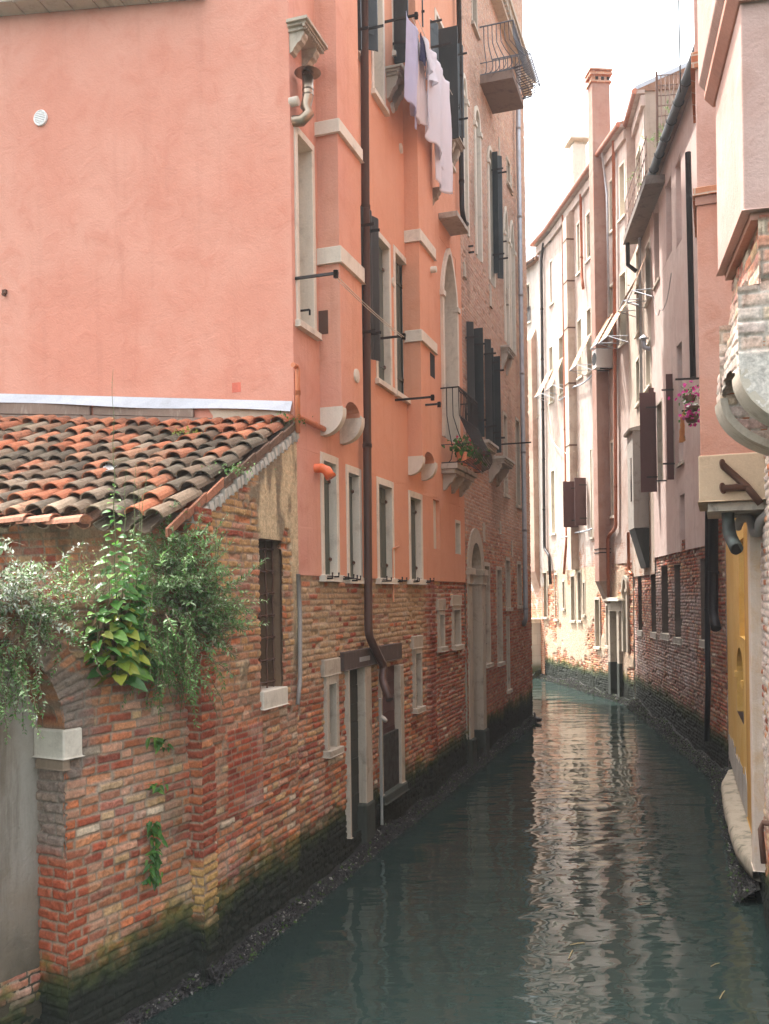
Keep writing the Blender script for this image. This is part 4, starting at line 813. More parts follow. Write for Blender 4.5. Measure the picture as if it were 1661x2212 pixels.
# ---- near house with the projecting bay
def bay_house():
    root = thing('yellow_corbelled_house', 'near right house with a pink bay on brick corbels and a yellow lower wall', 'house', FR0.w(3, 0, 0))
    L = FR0.len
    def exw(U, Z, C, H, prof, h, fine):
        C = lerp(C, np.array([.56, .50, .44])*(.75+.5*fine)[..., None], np.clip(.72*prof*(h(9) < .8)+.6*(1-prof), 0, 1)*sst(1.0, 1.6, Z)); return C, H
    uy0 = FR0.uz(1640, 1400)[0]; uy1 = FR0.uz(1571, 1400)[0]
    brick_wall(FR0, 'near_wall', root, BRICK, -.1, uy0, -.6, 6.2, .016, .013, [], seed=81, ch=.075, extra=exw, rough=1.2, smear=.25, salt=.6, tide=.6)
    def exl(U, Z, C, H, prof, h, fine):
        k = sst(.48, .56, fbm(U*1.5, Z*1.2, 4, 95))*sst(.7, .9, Z)*.9; C = lerp(C, np.array([.40, .36, .32])*(.7+.6*fine)[..., None], k); H = H*(1-k)+.015*k; return C, H
    brick_wall(FR0, 'lower_wall', root, BRICK, uy0, L, -.6, 1.05, .02, .014, [], d=-.03, seed=83, extra=exl, rough=1.2, tide=.45, salt=.5)
    sl = FR0.rect(1596, 1164, 1608, 1377); al = FR0.rect(1591, 1391, 1606, 1549)
    flat_wall(FR0, 'yellow_wall', root, YEL, uy0, uy1, .78, 6.0, [sl, al])
    for r in (sl,): s = MB(FR0); s.box(r[0], r[1], -.25, -.2, r[2], r[3]); s.box(r[0]-.02, r[0], -.2, -.001, r[2], r[3]); s.box(r[1], r[1]+.02, -.2, -.001, r[2], r[3]); s.box(r[0], r[1], -.2, -.001, r[2]-.02, r[2]); s.box(r[0], r[1], -.2, -.001, r[3], r[3]+.02); s.build('niche', YEL, root)
    arch_window(FR0, root, al, .45, YEL, YEL, .06, .22, 'pane', 0, .0, leafm=YEL)
    s = MB(FR0)
    for i in range(16):
        a = uy0+(uy1-uy0)*i/16; s.prism([(a, -.02, .5), (a+(uy1-uy0)/16, -.02, .5), (a+(uy1-uy0)/16, -.02, .8+.3*_H[i*37]), (a, -.02, .8+.3*_H[i*37+37])], (0, .024, 0))
    s.build('scraped_plaster', m_plaster('scraped_plaster', (.42, .38, .33), (.3, .26, .2), (.5, .46, .4), .5, .8), root)
    # beige quoin strip with a rusty stain, then plain beige pilaster
    s = MB(FR0); a = FR0.uz(1622, 1400)[0]; b = FR0.uz(1645, 1400)[0]; s.box(b, b+.32, -.05, .10, .55, 5.9); s.build('beige_pilaster', BEIGE, root, .01); s = MB(FR0); s.box(b+.32, a+.25, -.05, .05, .7, 5.9); s.build('ochre_reveal', m_plaster('ochre_plaster', (.42, .22, .05)), root, .01)
    # brick strip between the yellow wall and the mauve house
    brick_wall(FR0, 'brick_strip', root, BRICK, uy1, L, .6, 5.2, .022, .016, [], seed=84, extra=exl, rough=1.1, tide=0, salt=.6, d=-.02)
    u_end = FR1.uz(1530, 1300)[0]
    brick_wall(FR1, 'brick_link', root, BRICK, 0, u_end, -.6, 5.4, .02, .016, [], seed=85, rough=1.1, tide=.75, salt=.5, smear=.2, weights=(4, 3, 1, .5, 2, 3, .5, 1))
    flat_wall(FR0, 'upper_wall', root, BAYP, -.1, L, 6.0, 13.0); flat_wall(FR1, 'upper_link', root, BAYP, 0, u_end, 5.4, 13.0)
    s = MB(FR0); s.box(-.1, L, -6, -5.9, -.5, 13); s.box(-.1, -.05, -6, -.05, -.5, 13); s.box(L-.05, L, -6, -.05, 3, 13); s.build('side_wall', BAYP, root)
    s = MB(FR0); s.box(-.2, L+1, -6, .2, 13, 13.2); s.build('roof', ROOFM, root)
    # curved quay stone
    s = MB(FR0); a, b = FR0.uz(1640, 1930)[0], FR0.uz(1582, 1760)[0]
    us = np.linspace(a, b, 60); f = np.linspace(0, 1, 60); o = .24-.16*(2*f-1)**4+.03*(fbm(us*3, us*0, 3)-.5); V = []
    for (k, z) in ((0, .22), (.96, .24), (1.04, .31), (1.0, .38), (.85, .42), (0, .44)): V.append(np.c_[FR0.p+us[:, None]*FR0.t+(o*k-.02)[:, None]*FR0.n, z+.03*(fbm(us*4, us*0+z*9, 3)-.5)])
    link('quay_stone', grid_mesh('quay', np.stack(V, 1)), m_stone('quay_stone', (.34, .29, .22), (.07, .07, .045), .9), root)
    s = MB(FR0); u, z = FR0.uz(1648, 1782, .10); s.tube([(u-.05, -.05, z+.02), (u, .10, z+.02), (u, .12, z-.04), (u-.02, .10, z-.34)], .026, 8); s.build('rusty_pipe', RUST, root)
    # ---- projecting bay
    FY = Fr((2.36, 6.0), (2.63, 7.2), -1); bl = FY.len; dw = -.75; zb, zm = 5.86, 7.20
    s = MB(FY); s.box(-.02, bl, dw, 0, zb, zm+.3); B = s.build('bay', BAYP, root, .012)
    s = MB(FY); s.prism([(-.10, dw, zm+.10), (-.10, .02, zm+.10), (-.10, .11, zm+.22), (-.10, .11, 13), (-.10, dw, 13)], (bl+.22, 0, 0)); s.build('upper_bay', BAYP, B, .012)
    s = MB(FY); s.prism([(-.06, dw, zm), (-.06, .012, zm), (-.06, .075, zm+.07), (-.06, .075, zm+.12), (-.06, dw, zm+.12)], (bl+.12, 0, 0)); s.build('moulding', m_plaster('rusty_pink_plaster', (.46, .22, .16)), B, .006)
    s = MB(FY); s.box(0.02, bl-.02, dw, -.05, zb-.05, zb-.001); s.build('bay_underside', ORB, B)
    # brick body and rounded corbels under it
    dfn = lambda U, Z: np.where(Z > 5.38, -.10, .0)*sst(.5, .2, U)+(-.10+.13*sst(5.8, 4.85, Z))*sst(.2, .5, U)
    archf = lambda U: 4.80+.16*np.sqrt(np.clip(1-((U-.60)/.30)**2, 0, 1))
    pz = lambda D: 4.84-.44*np.sqrt(np.clip(1-(1-np.clip((.03-D)/.75, 0, 1))**2, 0, 1))
    def exb(U, Z, C, H, prof, h, fine):
        C = lerp(C, np.array([.58, .52, .45])*(.7+.6*fine)[..., None], (.55+.3*(h(3) < .6))*sst(5.9, 5.2, Z)*(.6+.5*fbm(U*6, Z*6, 3, 3))); return C, H
    brick_wall(FY, 'corbel_brick', B, BRICK, 0, bl-.02, 4.55, zb-.04, .012, .010, [lambda U, Z: (np.abs(U-.60) < .30) & (Z < archf(U)), lambda U, Z: Z < 4.83], seed=88, ch=.088, extra=exb, rough=.9, smear=.2, tide=0, dfun=dfn)
    for (a, b) in ((0, .30), (.90, bl-.02)):
        pr = [(dw, 5.0), (.0, 5.0)]+[(.03-.75*(1-math.cos(t)), 4.84-.44*math.sin(t)) for t in np.linspace(0, math.pi/2, 12)]
        s = MB(FY); s.prism([(a+.012, p-.02, q+.02) for p, q in pr], (b-a-.024, 0, 0)); s.build('corbel_core', m_peel('dark_corbel_brick', (.2, .14, .1), None, 20, 30), B)
        s = MB(FY); rim = [(.04-.75*(1-math.cos(t)), 4.84-.46*math.sin(t)) for t in np.linspace(0, math.pi/2, 30)]
        for i in range(29): (p, q), (p2, q2) = rim[i], rim[i+1]; s.prism([(a-.012, p, q), (a-.012, p2, q2), (a-.012, -.71+(p2+.71)*.93, 4.84+(q2-4.84)*.88), (a-.012, -.71+(p+.71)*.93, 4.84+(q-4.84)*.88)], (b-a+.012, 0, 0))
        s.build('corbel_stone', STONE, B)
    for uu in (0.0, .90):
        FN = Fr(FY.w(uu, 0, 0)[:2], FY.w(uu, -1, 0)[:2], 1)
        if FN.n[1] > 0: FN = Fr(FY.w(uu, 0, 0)[:2], FY.w(uu, -1, 0)[:2], -1)
        exs = lambda U, Z, C, H, prof, h, fine: (lerp(exb(U, Z, C, H, prof, h, fine)[0], np.array([.50, .46, .40])*(.7+.6*fine)[..., None], sst(4.98, 4.92, Z+.05*(fbm(U*5, Z*5, 3, 4)-.5))*.9 if uu == 0 else Z*0), np.where((Z < 4.95) & (uu == 0), .012+.012*(fine-.5), H))
        brick_wall(FN, 'corbel_side', B, BRICK, -.04, .72, 4.36, zb-.03, .011, .010, [lambda U, Z: (Z < pz(-U)), lambda U, Z: (Z > 5.38) & (U < .095)], seed=92, ch=.092, extra=exs, rough=1.1, smear=.15, tide=0, long=1.2)
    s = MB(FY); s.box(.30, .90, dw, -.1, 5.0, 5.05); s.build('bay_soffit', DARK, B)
    # ---- orange flue on a stone base
    A = P3(1513, 1000, 9.0); E = (3.06, 3.80); X0 = A[0]
    FO = Fr((X0, 9.0), (X0+.38, 10.05), -1)
    def flue(z0, z1, g, nm, mat, par, bev=.008): m = MB(FO); m.box(-g, 1.05+g, -.75, g, z0, z1); return m.build(nm, mat, par, bev)
    zz = lambda y: P3(1513, y, 9.0)[2]
    Fm = flue(zz(985), zz(445), 0, 'flue', ORB, root); flue(zz(425), zz(407), .03, 'brick_band', m_peel('band_brick', (.35, .17, .11), None, 30, 40), Fm); flue(zz(445), zz(426), .012, 'brick_band', CHIM, Fm)
    flue(zz(407), zz(150), -.005, 'upper_flue', BAYP, Fm); flue(zz(150), zz(115), .03, 'brick_band', m_peel('band_brick_high', (.38, .2, .13), None, 30, 40), Fm); flue(zz(115), 13.5, .0, 'upper_flue', BAYP, Fm)
    flue(zz(1085), zz(985), .02, 'stone_base', m_stone('tan_stone', (.44, .33, .22), (.2, .15, .09), .6), Fm, .012); m = MB(FO); m.box(.05, 1.0, -.75, -.06, zz(1105), zz(1086)); m.build('stone_step', STONED, Fm, .012)
    FK = Fr(FO.w(-.02, .02, 0)[:2], FO.w(-.02, -.75, 0)[:2], 1); FK = FK if FK.n[1] < 0 else Fr(FK.p, FK.p+FK.t, -1); f = lambda x, y: FK.w(*(lambda q: (q[0], .028, q[1]))(FK.uz(x, y, .028))); m = MB(); m.tube([f(1561, 1005), f(1612, 1050), f(1643, 1088)], .034, 10); m.tube([f(1561, 1055), f(1616, 1052)], .034, 10); m.build('iron_strut', RUST, Fm)
    m = MB()
    for x, y in ((1560, 1004), (1560, 1055)): c = f(x, y); m.disc(c, .055, (.6, -.7, .1), .012, 12)
    m.build('strut_end', RUST, Fm)
    pipe_world(WORLD, root, m_metal('verdigris_drain', (.07, .075, .07), .5, .6, (.11, .15, .13), .7), [P3(1572, 1060, 9.2), P3(1573, 1150, 9.2), P3(1591, 1186, 8.9)], .062, 'open_drain', 18, 0)
    d = MB(); d.disc(P3(1591.3, 1186.5, 8.895), .056, (.15, -1, -.4), .003, 16); d.build('drain_mouth', DARK, root)
    pipe_world(WORLD, root, PLASTICG, [P3(1592, 1140, 9.6), P3(1600, 1120, 9.5), P3(1620, 1118, 9.4), P3(1628, 1152, 9.3), P3(1640, 1150, 9.2), P3(1640, 1125, 9.0), P3(1672, 1098, 8.8)], .045, 'waste_pipe', 12, 0)
    down_pipe(FR1, root, BLACKP, [(1529, 1090, .1), (1528, 1400, .1), (1530, 1480, .1), (1526, 1600, .12)], .055, .1, 'dark_downpipe', 10, 2); down_pipe(FR1, root, BLACKP, [(1541, 1095), (1541, 1330), (1547, 1358)], .09, .16, 'dark_downpipe', 10, 1.2)
    down_pipe(FR1, root, BLACKP, [(1486, 330, .2), (1497, 815, .2)], .06, .2, 'dark_downpipe', 10, 0)
    return root
BAYH = bay_house()

# ---- mauve house
def mauve_house():
    ua, ub = FR1.uz(1530, 1300)[0], FR1.uz(1411, 1000)[0]; EA = 13.62; root = thing('mauve_house', 'dusty mauve house with brown shutters, black roof gutter and dark brick footing', 'house', FR1.w(ua, 0, 0))
    W_ = [((1412, 440, 1424, 612), 'pane'), ((1438, 385, 1451, 555), 'blindm'), ((1459, 340, 1472, 530), 'blindm'), ((1463, 735, 1475, 1000), 'pane'), ((1468, 1062, 1480, 1190), 'blindm'), ((1420, 865, 1432, 1040), 'glass'), ((1446, 830, 1456, 1030), 'glass')]
    rects = [FR1.rect(*w[0]) for w in W_]; zbot = FR1.uz(1450, 1196)[1]
    flat_wall(FR1, 'canal_facade', root, MAUVE, ua, ub, zbot, EA, rects)
    for (w, st), r in zip(W_, rects):
        window(FR1, root, r, {'pane': 'pane', 'blindm': 'blind', 'glass': 'glass'}[st], MAUVE if st != 'glass' else STONE, .05, .25, MAUVE if st == 'blindm' else None, -.003 if st != 'glass' else .012, st == 'pane', sillm=STONE)
    bx = [FR1.rect(*q) for q in ((1376, 1232, 1384, 1362), (1404, 1229, 1414, 1366), (1426, 1222, 1440, 1369), (1454, 1219, 1467, 1377), (1510, 1207, 1522, 1383))]
    def ex(U, Z, C, H, prof, h, fine):
        k = sst(.45, .62, fbm(U*.7, Z*.9, 4, 96))*sst(.8, 1.3, Z); C = lerp(C, np.array([.50, .43, .40])*(.6+.8*fine)[..., None], k*prof*(.35+.6*h(5))*1.0); C = lerp(C, np.array([.085, .07, .065]), (1-prof)*.75); C = lerp(C, np.array([.16, .12, .11])*(.7+.6*fine)[..., None], prof*(1-k)*sst(2.4, 1.2, Z)*.5); return C, H
    u2 = FR1.uz(1369, 1400)[0]
    brick_wall(FR1, 'brick_footing', root, BRICK, ua, u2, -.6, zbot+.25, .022, .016, bx, d=-.03, seed=97, ch=.074, extra=ex, rough=1.1, smear=.12, salt=.5, tide=.85, mossamt=.7, weights=(3, 2, 1, .5, 3, 3, 1, 2))
    for r in bx: s = MB(FR1); s.box(r[0]-.02, r[1]+.02, -.4, -.3, r[2], r[3]); s.box(r[0]-.03, r[0], -.3, -.04, r[2], r[3]); s.box(r[1], r[1]+.03, -.3, -.04, r[2], r[3]); q = s.build('niche', m_peel('shaded_niche_brick', (.10, .075, .06), None, -30, -20), root); s = MB(FR1); s.box(r[0]-.1, r[1]+.1, -.3, .0, r[2]-.15, r[2]+.003); s.build('sill', STONED, q, .01)  # shade of the niche depth is put into this darker colour
    s = MB(FR1); s.box(ua, ub, -7, -6.9, 3, EA); s.box(ua, ua+.05, -7, -.03, -.5, EA); s.build('side_wall', MAUVE, root)
    s = MB(FR1); s.prism([(ua-.1, .12, EA), (ua-.1, .12, EA+.1), (ua-.1, -4, EA+2.0), (ua-.1, -7, EA+.6), (ua-.1, -7, EA)], (ub-ua+.15, 0, 0)); s.build('roof', ROOFM, root)
    s = MB(FR1); a, za = FR1.uz(1484, 196, .45); b, zb = FR1.uz(1393, 402, .45); s.tube([(a-1.5, .20, EA-.02), (ub-.2, .20, EA-.02)], .095, 12); n = 8
    G = s.build('gutter', BLACKP, root)
    for i in range(n): s = MB(FR1); u = ua+(ub-ua)*(i+.5)/n; s.tube([(u, .20+.11*math.cos(t), EA-.02+.11*math.sin(t)) for t in np.linspace(-3.3, .2, 9)], .012, 5); s.build('gutter_clip', IRON, G)
    for (x0, y0, x1, y1, hz) in ((1416, 838, 1407, 1046, 1), (1420, 848, 1383, 1063, 1), (1457, 808, 1440, 1036, 1)): open_leaf(FR1, root, x0, y0, x1, y1, BRNP, True)
    for (x0, y0, x1) in ((1513, 817, 1459), (1513, 886, 1473), (1440, 1038, 1417)): s = MB(FR1); rod(FR1, s, x0, y0, x1, None, .035); s.build('line_bracket', IRON, root)
    return root
MAU = mauve_house()

# ---- long pale house with the chimney, copper pipes and awnings
def fr_at(px): return FR1 if px > 1372 else FR2 if px > 1198 else FR3 if px > 1168 else FR4
def pale_house():
    root = thing('pale_pink_house', 'long pale pink house with copper downpipes, striped awnings and a tall square chimney', 'house', FR2.w(3, 0, 0))
    EA = 17.55; ua = FR1.uz(1411, 1000)[0]; ue = FR1.len; u3 = FR3.uz(1170, 1000)[0]
    W_ = [((1187, 560, 1196, 656), 'glass'), ((1224, 510, 1230, 617), 'pane'), ((1246, 478, 1254, 590), 'shut'), ((1266, 455, 1278, 560), 'shut'), ((1316, 385, 1325, 500), 'pane'), ((1337, 350, 1351, 470), 'blind'), ((1374, 320, 1386, 420), 'pane'),
          ((1186, 745, 1196, 868), 'pane'), ((1207, 722, 1219, 850), 'pane'), ((1247, 686, 1258, 815), 'blind'), ((1267, 662, 1279, 803), 'pane'), ((1316, 612, 1327, 740), 'pane'), ((1338, 585, 1354, 742), 'pane'), ((1374, 530, 1384, 620), 'shut'), ((1395, 520, 1406, 650), 'pane'),
          ((1374, 640, 1382, 720), 'pane'), ((1374, 770, 1383, 872), 'shut'), ((1395, 735, 1406, 836), 'pane'), ((1190, 1012, 1200, 1152), 'pane'), ((1240, 1020, 1250, 1120), 'pane'), ((1275, 965, 1281, 1160), 'shut'), ((1319, 950, 1327, 1115), 'pane')]
    Lw = [((1171, 1233, 1183, 1333), 'blind'), ((1198, 1237, 1206, 1337), 'glass'), ((1215, 1252, 1221, 1314), 'pane'), ((1233, 1240, 1243, 1340), 'glass'), ((1248, 1232, 1257, 1340), 'glass'), ((1259, 1254, 1265, 1328), 'pane'), ((1285, 1290, 1297, 1397), 'blind'), ((1309, 1303, 1316, 1395), 'pane')]
    zb = 4.35; DB = -.25; up = FR1.uz(1402, 1000, DB)[0]; td = .45; (ta, z1_), (tb, z2_) = FR1.uz(1394, 404, td), FR1.uz(1346, 492, td); zt_ = (z1_+z2_)/2; segs = {FR1: (ua, ue), FR2: (0, FR2.len), FR3: (0, u3)}
    hol = {f: [] for f in segs}; low = {f: [] for f in segs}
    for lst, dst in ((W_, hol), (Lw, low)):
        for w, st in lst: f = fr_at(w[0]+3); dst[f].append((f.rect(*w, DB if f is FR1 and w[3] < 430 else 0), st))
    door = FR2.rect(1321, 1320, 1343, 1524); door = (door[0], door[1], .1, door[3]); arw = FR2.rect(1345, 1243, 1358, 1408)
    for f, (a, b) in segs.items():
        mat = CREAM if f is FR1 else PALE
        z0 = 3.9 if f is FR1 else zb
        ups = [r for r, _ in hol[f] if f is FR1 and r[2] > zt_]
        flat_wall(f, 'canal_facade', root, mat, a, b, z0, zt_-.05 if f is FR1 else EA, [r for r, _ in hol[f] if r not in ups]+[r for r, _ in low[f] if r[3] > z0])
        if f is FR1:
            flat_wall(f, 'upper_storey', root, PALE, up, b+.1, zt_-.1, EA, ups, DB); s = MB(f); s.box(a, b, -4, -.02, zt_-.2, zt_-.05); s.build('terrace_floor', STONED, root); s = MB(f); s.box(b-.12, b+.02, DB-.3, -.004, zt_-.1, EA+.05); s.build('step_return', PALE, root)
        for r, st in hol[f]: window(f, root, r, st, STONEW, .075, .25, GRNP if st == 'shut' else BRNP if st == 'glass' else STONED, .014, True, sillm=STONEW, d=DB if r in ups else 0)
        if f is FR1: continue
        def ex(U, Z, C, H, prof, h, fine):
            n = fbm(U*.9, Z*.9, 5, 98); k = sst(.42, .50, n+.10*sst(2.0, 4.2, Z)-.16*sst(1.5, .8, Z)); rc = np.array([.46, .36, .26])*(.65+.7*fine)[..., None]; C = lerp(C, rc, k*.85); H = H*(1-k)+(.02+.015*(fine-.5))*k; return C, H
        brick_wall(f, 'brick_footing', root, BRICK, a if f is FR1 else a, b, -.6, zb, .028, .019, [r for r, _ in low[f]]+([door, arw] if f is FR2 else []), d=-.02, seed=101, ch=.074, extra=ex, rough=1.2, smear=.3, salt=.6, tide=.75, weights=(3, 4, 3, 1, 3, 1.5, 1.5, 1))
        for r, st in low[f]: window(f, root, r, st, STONE, .07, .2, STONED if st == 'blind' else GRNP, .02, True, sillm=STONE)
    # water door with stone posts, stepping into the canal, and the arched window beside it
    r = door; s = MB(FR2); s.box(r[0]-.04, r[0]+.16, -.45, .10, -.5, r[3]); s.box(r[1]-.16, r[1]+.04, -.45, .10, -.5, r[3]); s.box(r[0]-.10, r[1]+.10, -.4, .05, r[3]+.001, r[3]+.32); D_ = s.build('water_door', STONE, root, .015)
    s = MB(FR2); s.box(r[0]+.16, r[1]-.16, -.42, -.38, .1, r[3]); s.build('door', DKDOOR, D_); s = MB(FR2); s.box(r[0]-.35, r[1]+.15, -.1, .22, r[3]+.33, r[3]+.38); s.box(r[0]-.2, r[1]-.1, -.1, .20, r[3]+.382, r[3]+.43); s.build('stone_slab', STONEW, D_, .01)
    for a in (r[0]-.045, r[1]-.165): s = MB(FR2); s.box(a, a+.21, -.3, .106, -.5, 1.2); s.build('post_foot', STONEB, D_, .01)
    arch_window(FR2, root, arw, .42, None, STONE, .12, .3, 'pane', 0, .05, spandrel=False)
    # roof, cornice, gutter
    for f, (a, b) in segs.items():
        if f is FR1: a = up; b += .1
        q = DB if f is FR1 else 0
        s = MB(f); s.box(a-.1, b+.1, q-.02, q+.22, EA-.001, EA+.10); s.box(a-.1, b+.1, q-.02, q+.10, EA-.35, EA-.05); s.build('cornice', PALE, root)
        s = MB(f); s.tube([(a-.1, q+.26, EA+.08), (b+.1, q+.26, EA+.08)], .085, 10); s.build('gutter', COPPER, root)
        s = MB(f); s.box(a, b, -7, -6.9, -.5, EA); s.prism([(a-.05, q+.22, EA+.10), (a-.05, q+.22, EA+.18), (a-.05, -4, EA+1.7), (a-.05, -7.2, EA+.4), (a-.05, -7.2, EA)], (b-a+.1, 0, 0)); s.build('roof', ROOFM, root)
    s = MB(FR1); s.prism([(up, DB-.01, 4), (up, DB-.01, EA+.1), (up, -4, EA+1.55), (up, -7, EA+.4), (up, -7, 4)], (.08, 0, 0)); s.build('gable_wall', CREAM, root)
    s = MB(FR1); s.prism([(up-.06, DB+.25, EA+.12), (up-.06, DB+.25, EA+.24), (up-.06, -4, EA+1.78), (up-.06, -4, EA+1.64)], (.12, 0, 0)); s.build('gable_verge', ZINC, root)
    uv_, zv = FR2.uz(1249, 318, -2.5); s = MB(FR2); s.box(uv_-.3, uv_+.3, -2.75, -2.15, 17.6, zv); s.box(uv_-.22, uv_+.22, -2.65, -2.25, zv, zv+.16); s.box(uv_-.5, uv_+.5, -2.9, -2.0, zv+.16, zv+.24); s.build('roof_chimney', STONEW, root)
    # chimney standing on the facade
    u0 = FR2.uz(1319, 900, 0)[0]; dd = .42; u0 = FR2.uz(1290+26, 900, dd)[0]
    ca = FR2.uz(1315, 900, 0)[0]; d1 = max(.4, d_for(FR2, ca, 1291, 900)); cb = ca+.42; zt = CAMH+ray(1300, 178)[1]*(FR2.w(ca, d1/2, 0)[1]); zl = CAMH+ray(1300, 1255)[1]*(FR2.w(ca, d1/2, 0)[1])
    s = MB(FR2); s.box(ca, cb, -.2, d1, zl, zt); C_ = s.build('chimney', CHIM, root, .01)
    s = MB(FR2); s.prism([(ca, -.05, zl), (ca, d1, zl), (ca, .1, zl-.7), (ca, -.05, zl-.8)], (cb-ca, 0, 0)); s.build('chimney_foot', m_stone('dark_foot', (.25, .17, .13), (.1, .08, .06), .7), C_)
    m = m_peel('chimney_brick', (.40, .20, .14), None, 60, 70); s = MB(FR2); s.box(ca-.05, cb+.05, -.25, d1+.05, zt, zt+.06); s.box(ca+.01, cb-.01, -.19, d1-.01, zt+.06, zt+.24); s.box(ca-.07, cb+.07, -.27, d1+.07, zt+.24, zt+.31); s.box(ca-.02, cb+.02, -.22, d1+.02, zt+.31, zt+.38); s.box(ca-.08, cb+.08, -.28, d1+.08, zt+.38, zt+.43); s.build('chimney_cap', m, C_)
    s = MB(FR2)
    for i in range(3): a = d1-.12-.19*i; s.box(ca+.002, ca+.006, a-.10, a, zt+.08, zt+.2)
    s.build('smoke_hole', DARK, C_)
    s = MB(FR2); zz = CAMH+ray(1290, 1195)[1]*FR2.w(ca, d1, 0)[1]
    for k in (0, .12): s.box(ca-.012, cb+.012, -.1, d1+.012, zz+k, zz+k+.035)
    s.build('iron_hoop', IRON, C_)
    # the second, thinner flue with iron hoops
    fa = FR2.uz(1244, 800, 0)[0]; d2 = .28; fz1 = CAMH+ray(1233, 470)[1]*FR2.w(fa, .1, 0)[1]; fz0 = CAMH+ray(1238, 1230)[1]*FR2.w(fa, .1, 0)[1]
    s = MB(FR2); s.box(fa, fa+.45, -.05, d2, fz0, fz1); s.prism([(fa, -.05, fz1), (fa, d2, fz1), (fa, -.05, fz1+.5)], (.45, 0, 0)); F2 = s.build('flue', m_plaster('grey_flue', (.46, .36, .29), (.3, .24, .19), (.56, .5, .42), .5, .5), root, .01)
    for y in (515, 605, 706, 826, 960, 1080): s = MB(FR2); z = CAMH+ray(1238, y)[1]*FR2.w(fa, .1, 0)[1]; s.box(fa-.01, fa+.46, -.04, d2+.01, z-.05, z); s.build('iron_hoop', RUST, F2)
    # copper downpipes
    for pts, d, r in (([(1216, 465), (1219, 800), (1224, 1160), (1218, 1240)], .1, .05), ([(1254, 420), (1257, 600), (1260, 624)], .1, .05), ([(1325, 300), (1329, 900), (1330, 1140), (1313, 1160), (1314, 1290)], .1, .055), ([(1357, 1150), (1358, 1235), (1366, 1242)], .1, .05)):
        down_pipe(FR2, root, COPPER, pts, r, d, 'copper_downpipe', 10, 2.2)
    down_pipe(FR2, root, ZINC, [(1300, 330, .2), (1311, 420, .1), (1316, 690, .1)], .035, .1, 'grey_cable_pipe', 8, 0); down_pipe(FR1, root, ZINC, [(1381, 505), (1386, 900)], .04, .08, 'grey_conduit', 8, 2)
    # balcony with iron rails along the top storey near the gable
    s = MB(FR1); s.box(ta, tb, -.02, td, zt_-.2, zt_); TB = s.build('terrace_slab', m_stone('dark_terrace_stone', (.20, .165, .14), (.08, .07, .06), .8), root, .01)  # terrace slab in a dark, mottled stone
    s = MB(FR1)
    for i in range(15): u = ta+.05+(tb-ta-.1)*i/14; s.tube([(u, td-.05, zt_), (u, td-.05, zt_+.95)], .010, 5)
    for h_ in (.15, .55, .95): s.tube([(ta+.05, td-.05, zt_+h_), (tb-.05, td-.05, zt_+h_)], .012, 5)
    s.build('railing', RUST, TB)
    s = MB(FR1); s.tube([(tb-.1, td-.1, zt_-.2), (tb-.1, td-.1, zt_-.8), (tb-.1, .12, zt_-1.0)], .06, 10); s.build('terrace_spout', IRON, TB)
    # grey hanging closet with a tapered dark foot
    ga = FR1.uz(1400, 1000)[0]; gb = ga+1.05; gd = max(.4, d_for(FR1, ga, 1370, 1020)); zc = lambda y: CAMH+ray(1380, y)[1]*FR1.w(ga, gd/2, 0)[1]
    s = MB(FR1); s.box(ga, gb, -.05, gd, zc(1140), zc(930)); G_ = s.build('hanging_closet', m_stone('closet_render', (.36, .33, .29), (.18, .16, .13), .7), root, .01)
    s = MB(FR1); s.prism([(ga-.06, -.05, zc(930)), (ga-.06, gd+.08, zc(930)), (ga-.06, gd+.1, zc(930)+.06), (ga-.06, -.05, zc(915))], (gb-ga+.12, 0, 0)); s.build('closet_roof', STONED, G_)
    s = MB(FR1); s.prism([(ga+.02, -.05, zc(1141)), (ga+.02, gd-.02, zc(1141)), (ga+.02, .08, zc(1226)), (ga+.02, -.05, zc(1226))], (gb-ga-.04, 0, 0)); s.build('closet_foot', DKDOOR, G_)
    s = MB(FR1); s.box(ga+.25, ga+.45, gd-.001, gd+.012, zc(1080), zc(985)); s.build('slit_window', GLASS, G_)
    # striped awnings pushed out from the lower edge of their windows
    aw = MB(); stripes = m_awn()
    for (x0, yt, x1, yb, ox) in ((1186, 800, 1196, 855, 1168), (1207, 775, 1219, 838, 1199), (1267, 725, 1279, 795, 1245), (1316, 680, 1327, 748, 1290), (1338, 662, 1354, 735, 1312), (1374, 600, 1384, 660, 1355), (1395, 545, 1406, 640, 1366)):
        f = fr_at(x0+3); u0, u1, z0, z1 = f.rect(x0, yt, x1, yb); u0 -= .1; u1 += .1; D = min(1.15, max(.5, d_for(f, u0, ox, yb))); mb = MB(f)
        mb.add([(u0, .04, z1), (u1, .04, z1), (u1, D, z0), (u0, D, z0), (u0, .04, z1-.02), (u1, .04, z1-.02), (u1, D, z0-.02), (u0, D, z0-.02)], [(0, 1, 2, 3), (4, 5, 6, 7), (0, 1, 5, 4), (1, 2, 6, 5), (2, 3, 7, 6), (3, 0, 4, 7)])
        A_ = mb.build('awning', stripes, root); mb = MB(f)
        for zz in (z0+.02, z0-.18):
            for u in (u0, u1): mb.tube([(u, 0, zz), (u, D, z0)], .012, 5)
        mb.tube([(u0, D, z0-.01), (u1, D, z0-.01)], .018, 6); mb.build('awning_arm', ZINC, A_)
    # air conditioner on the chimney side
    q = FR2.uz(1331, 800)[0]; s = MB(FR2); dA = d_for(FR2, ca-.45, 1296, 800); zc2 = lambda y: CAMH+ray(1305, y)[1]*FR2.w(ca-.3, .5, 0)[1]
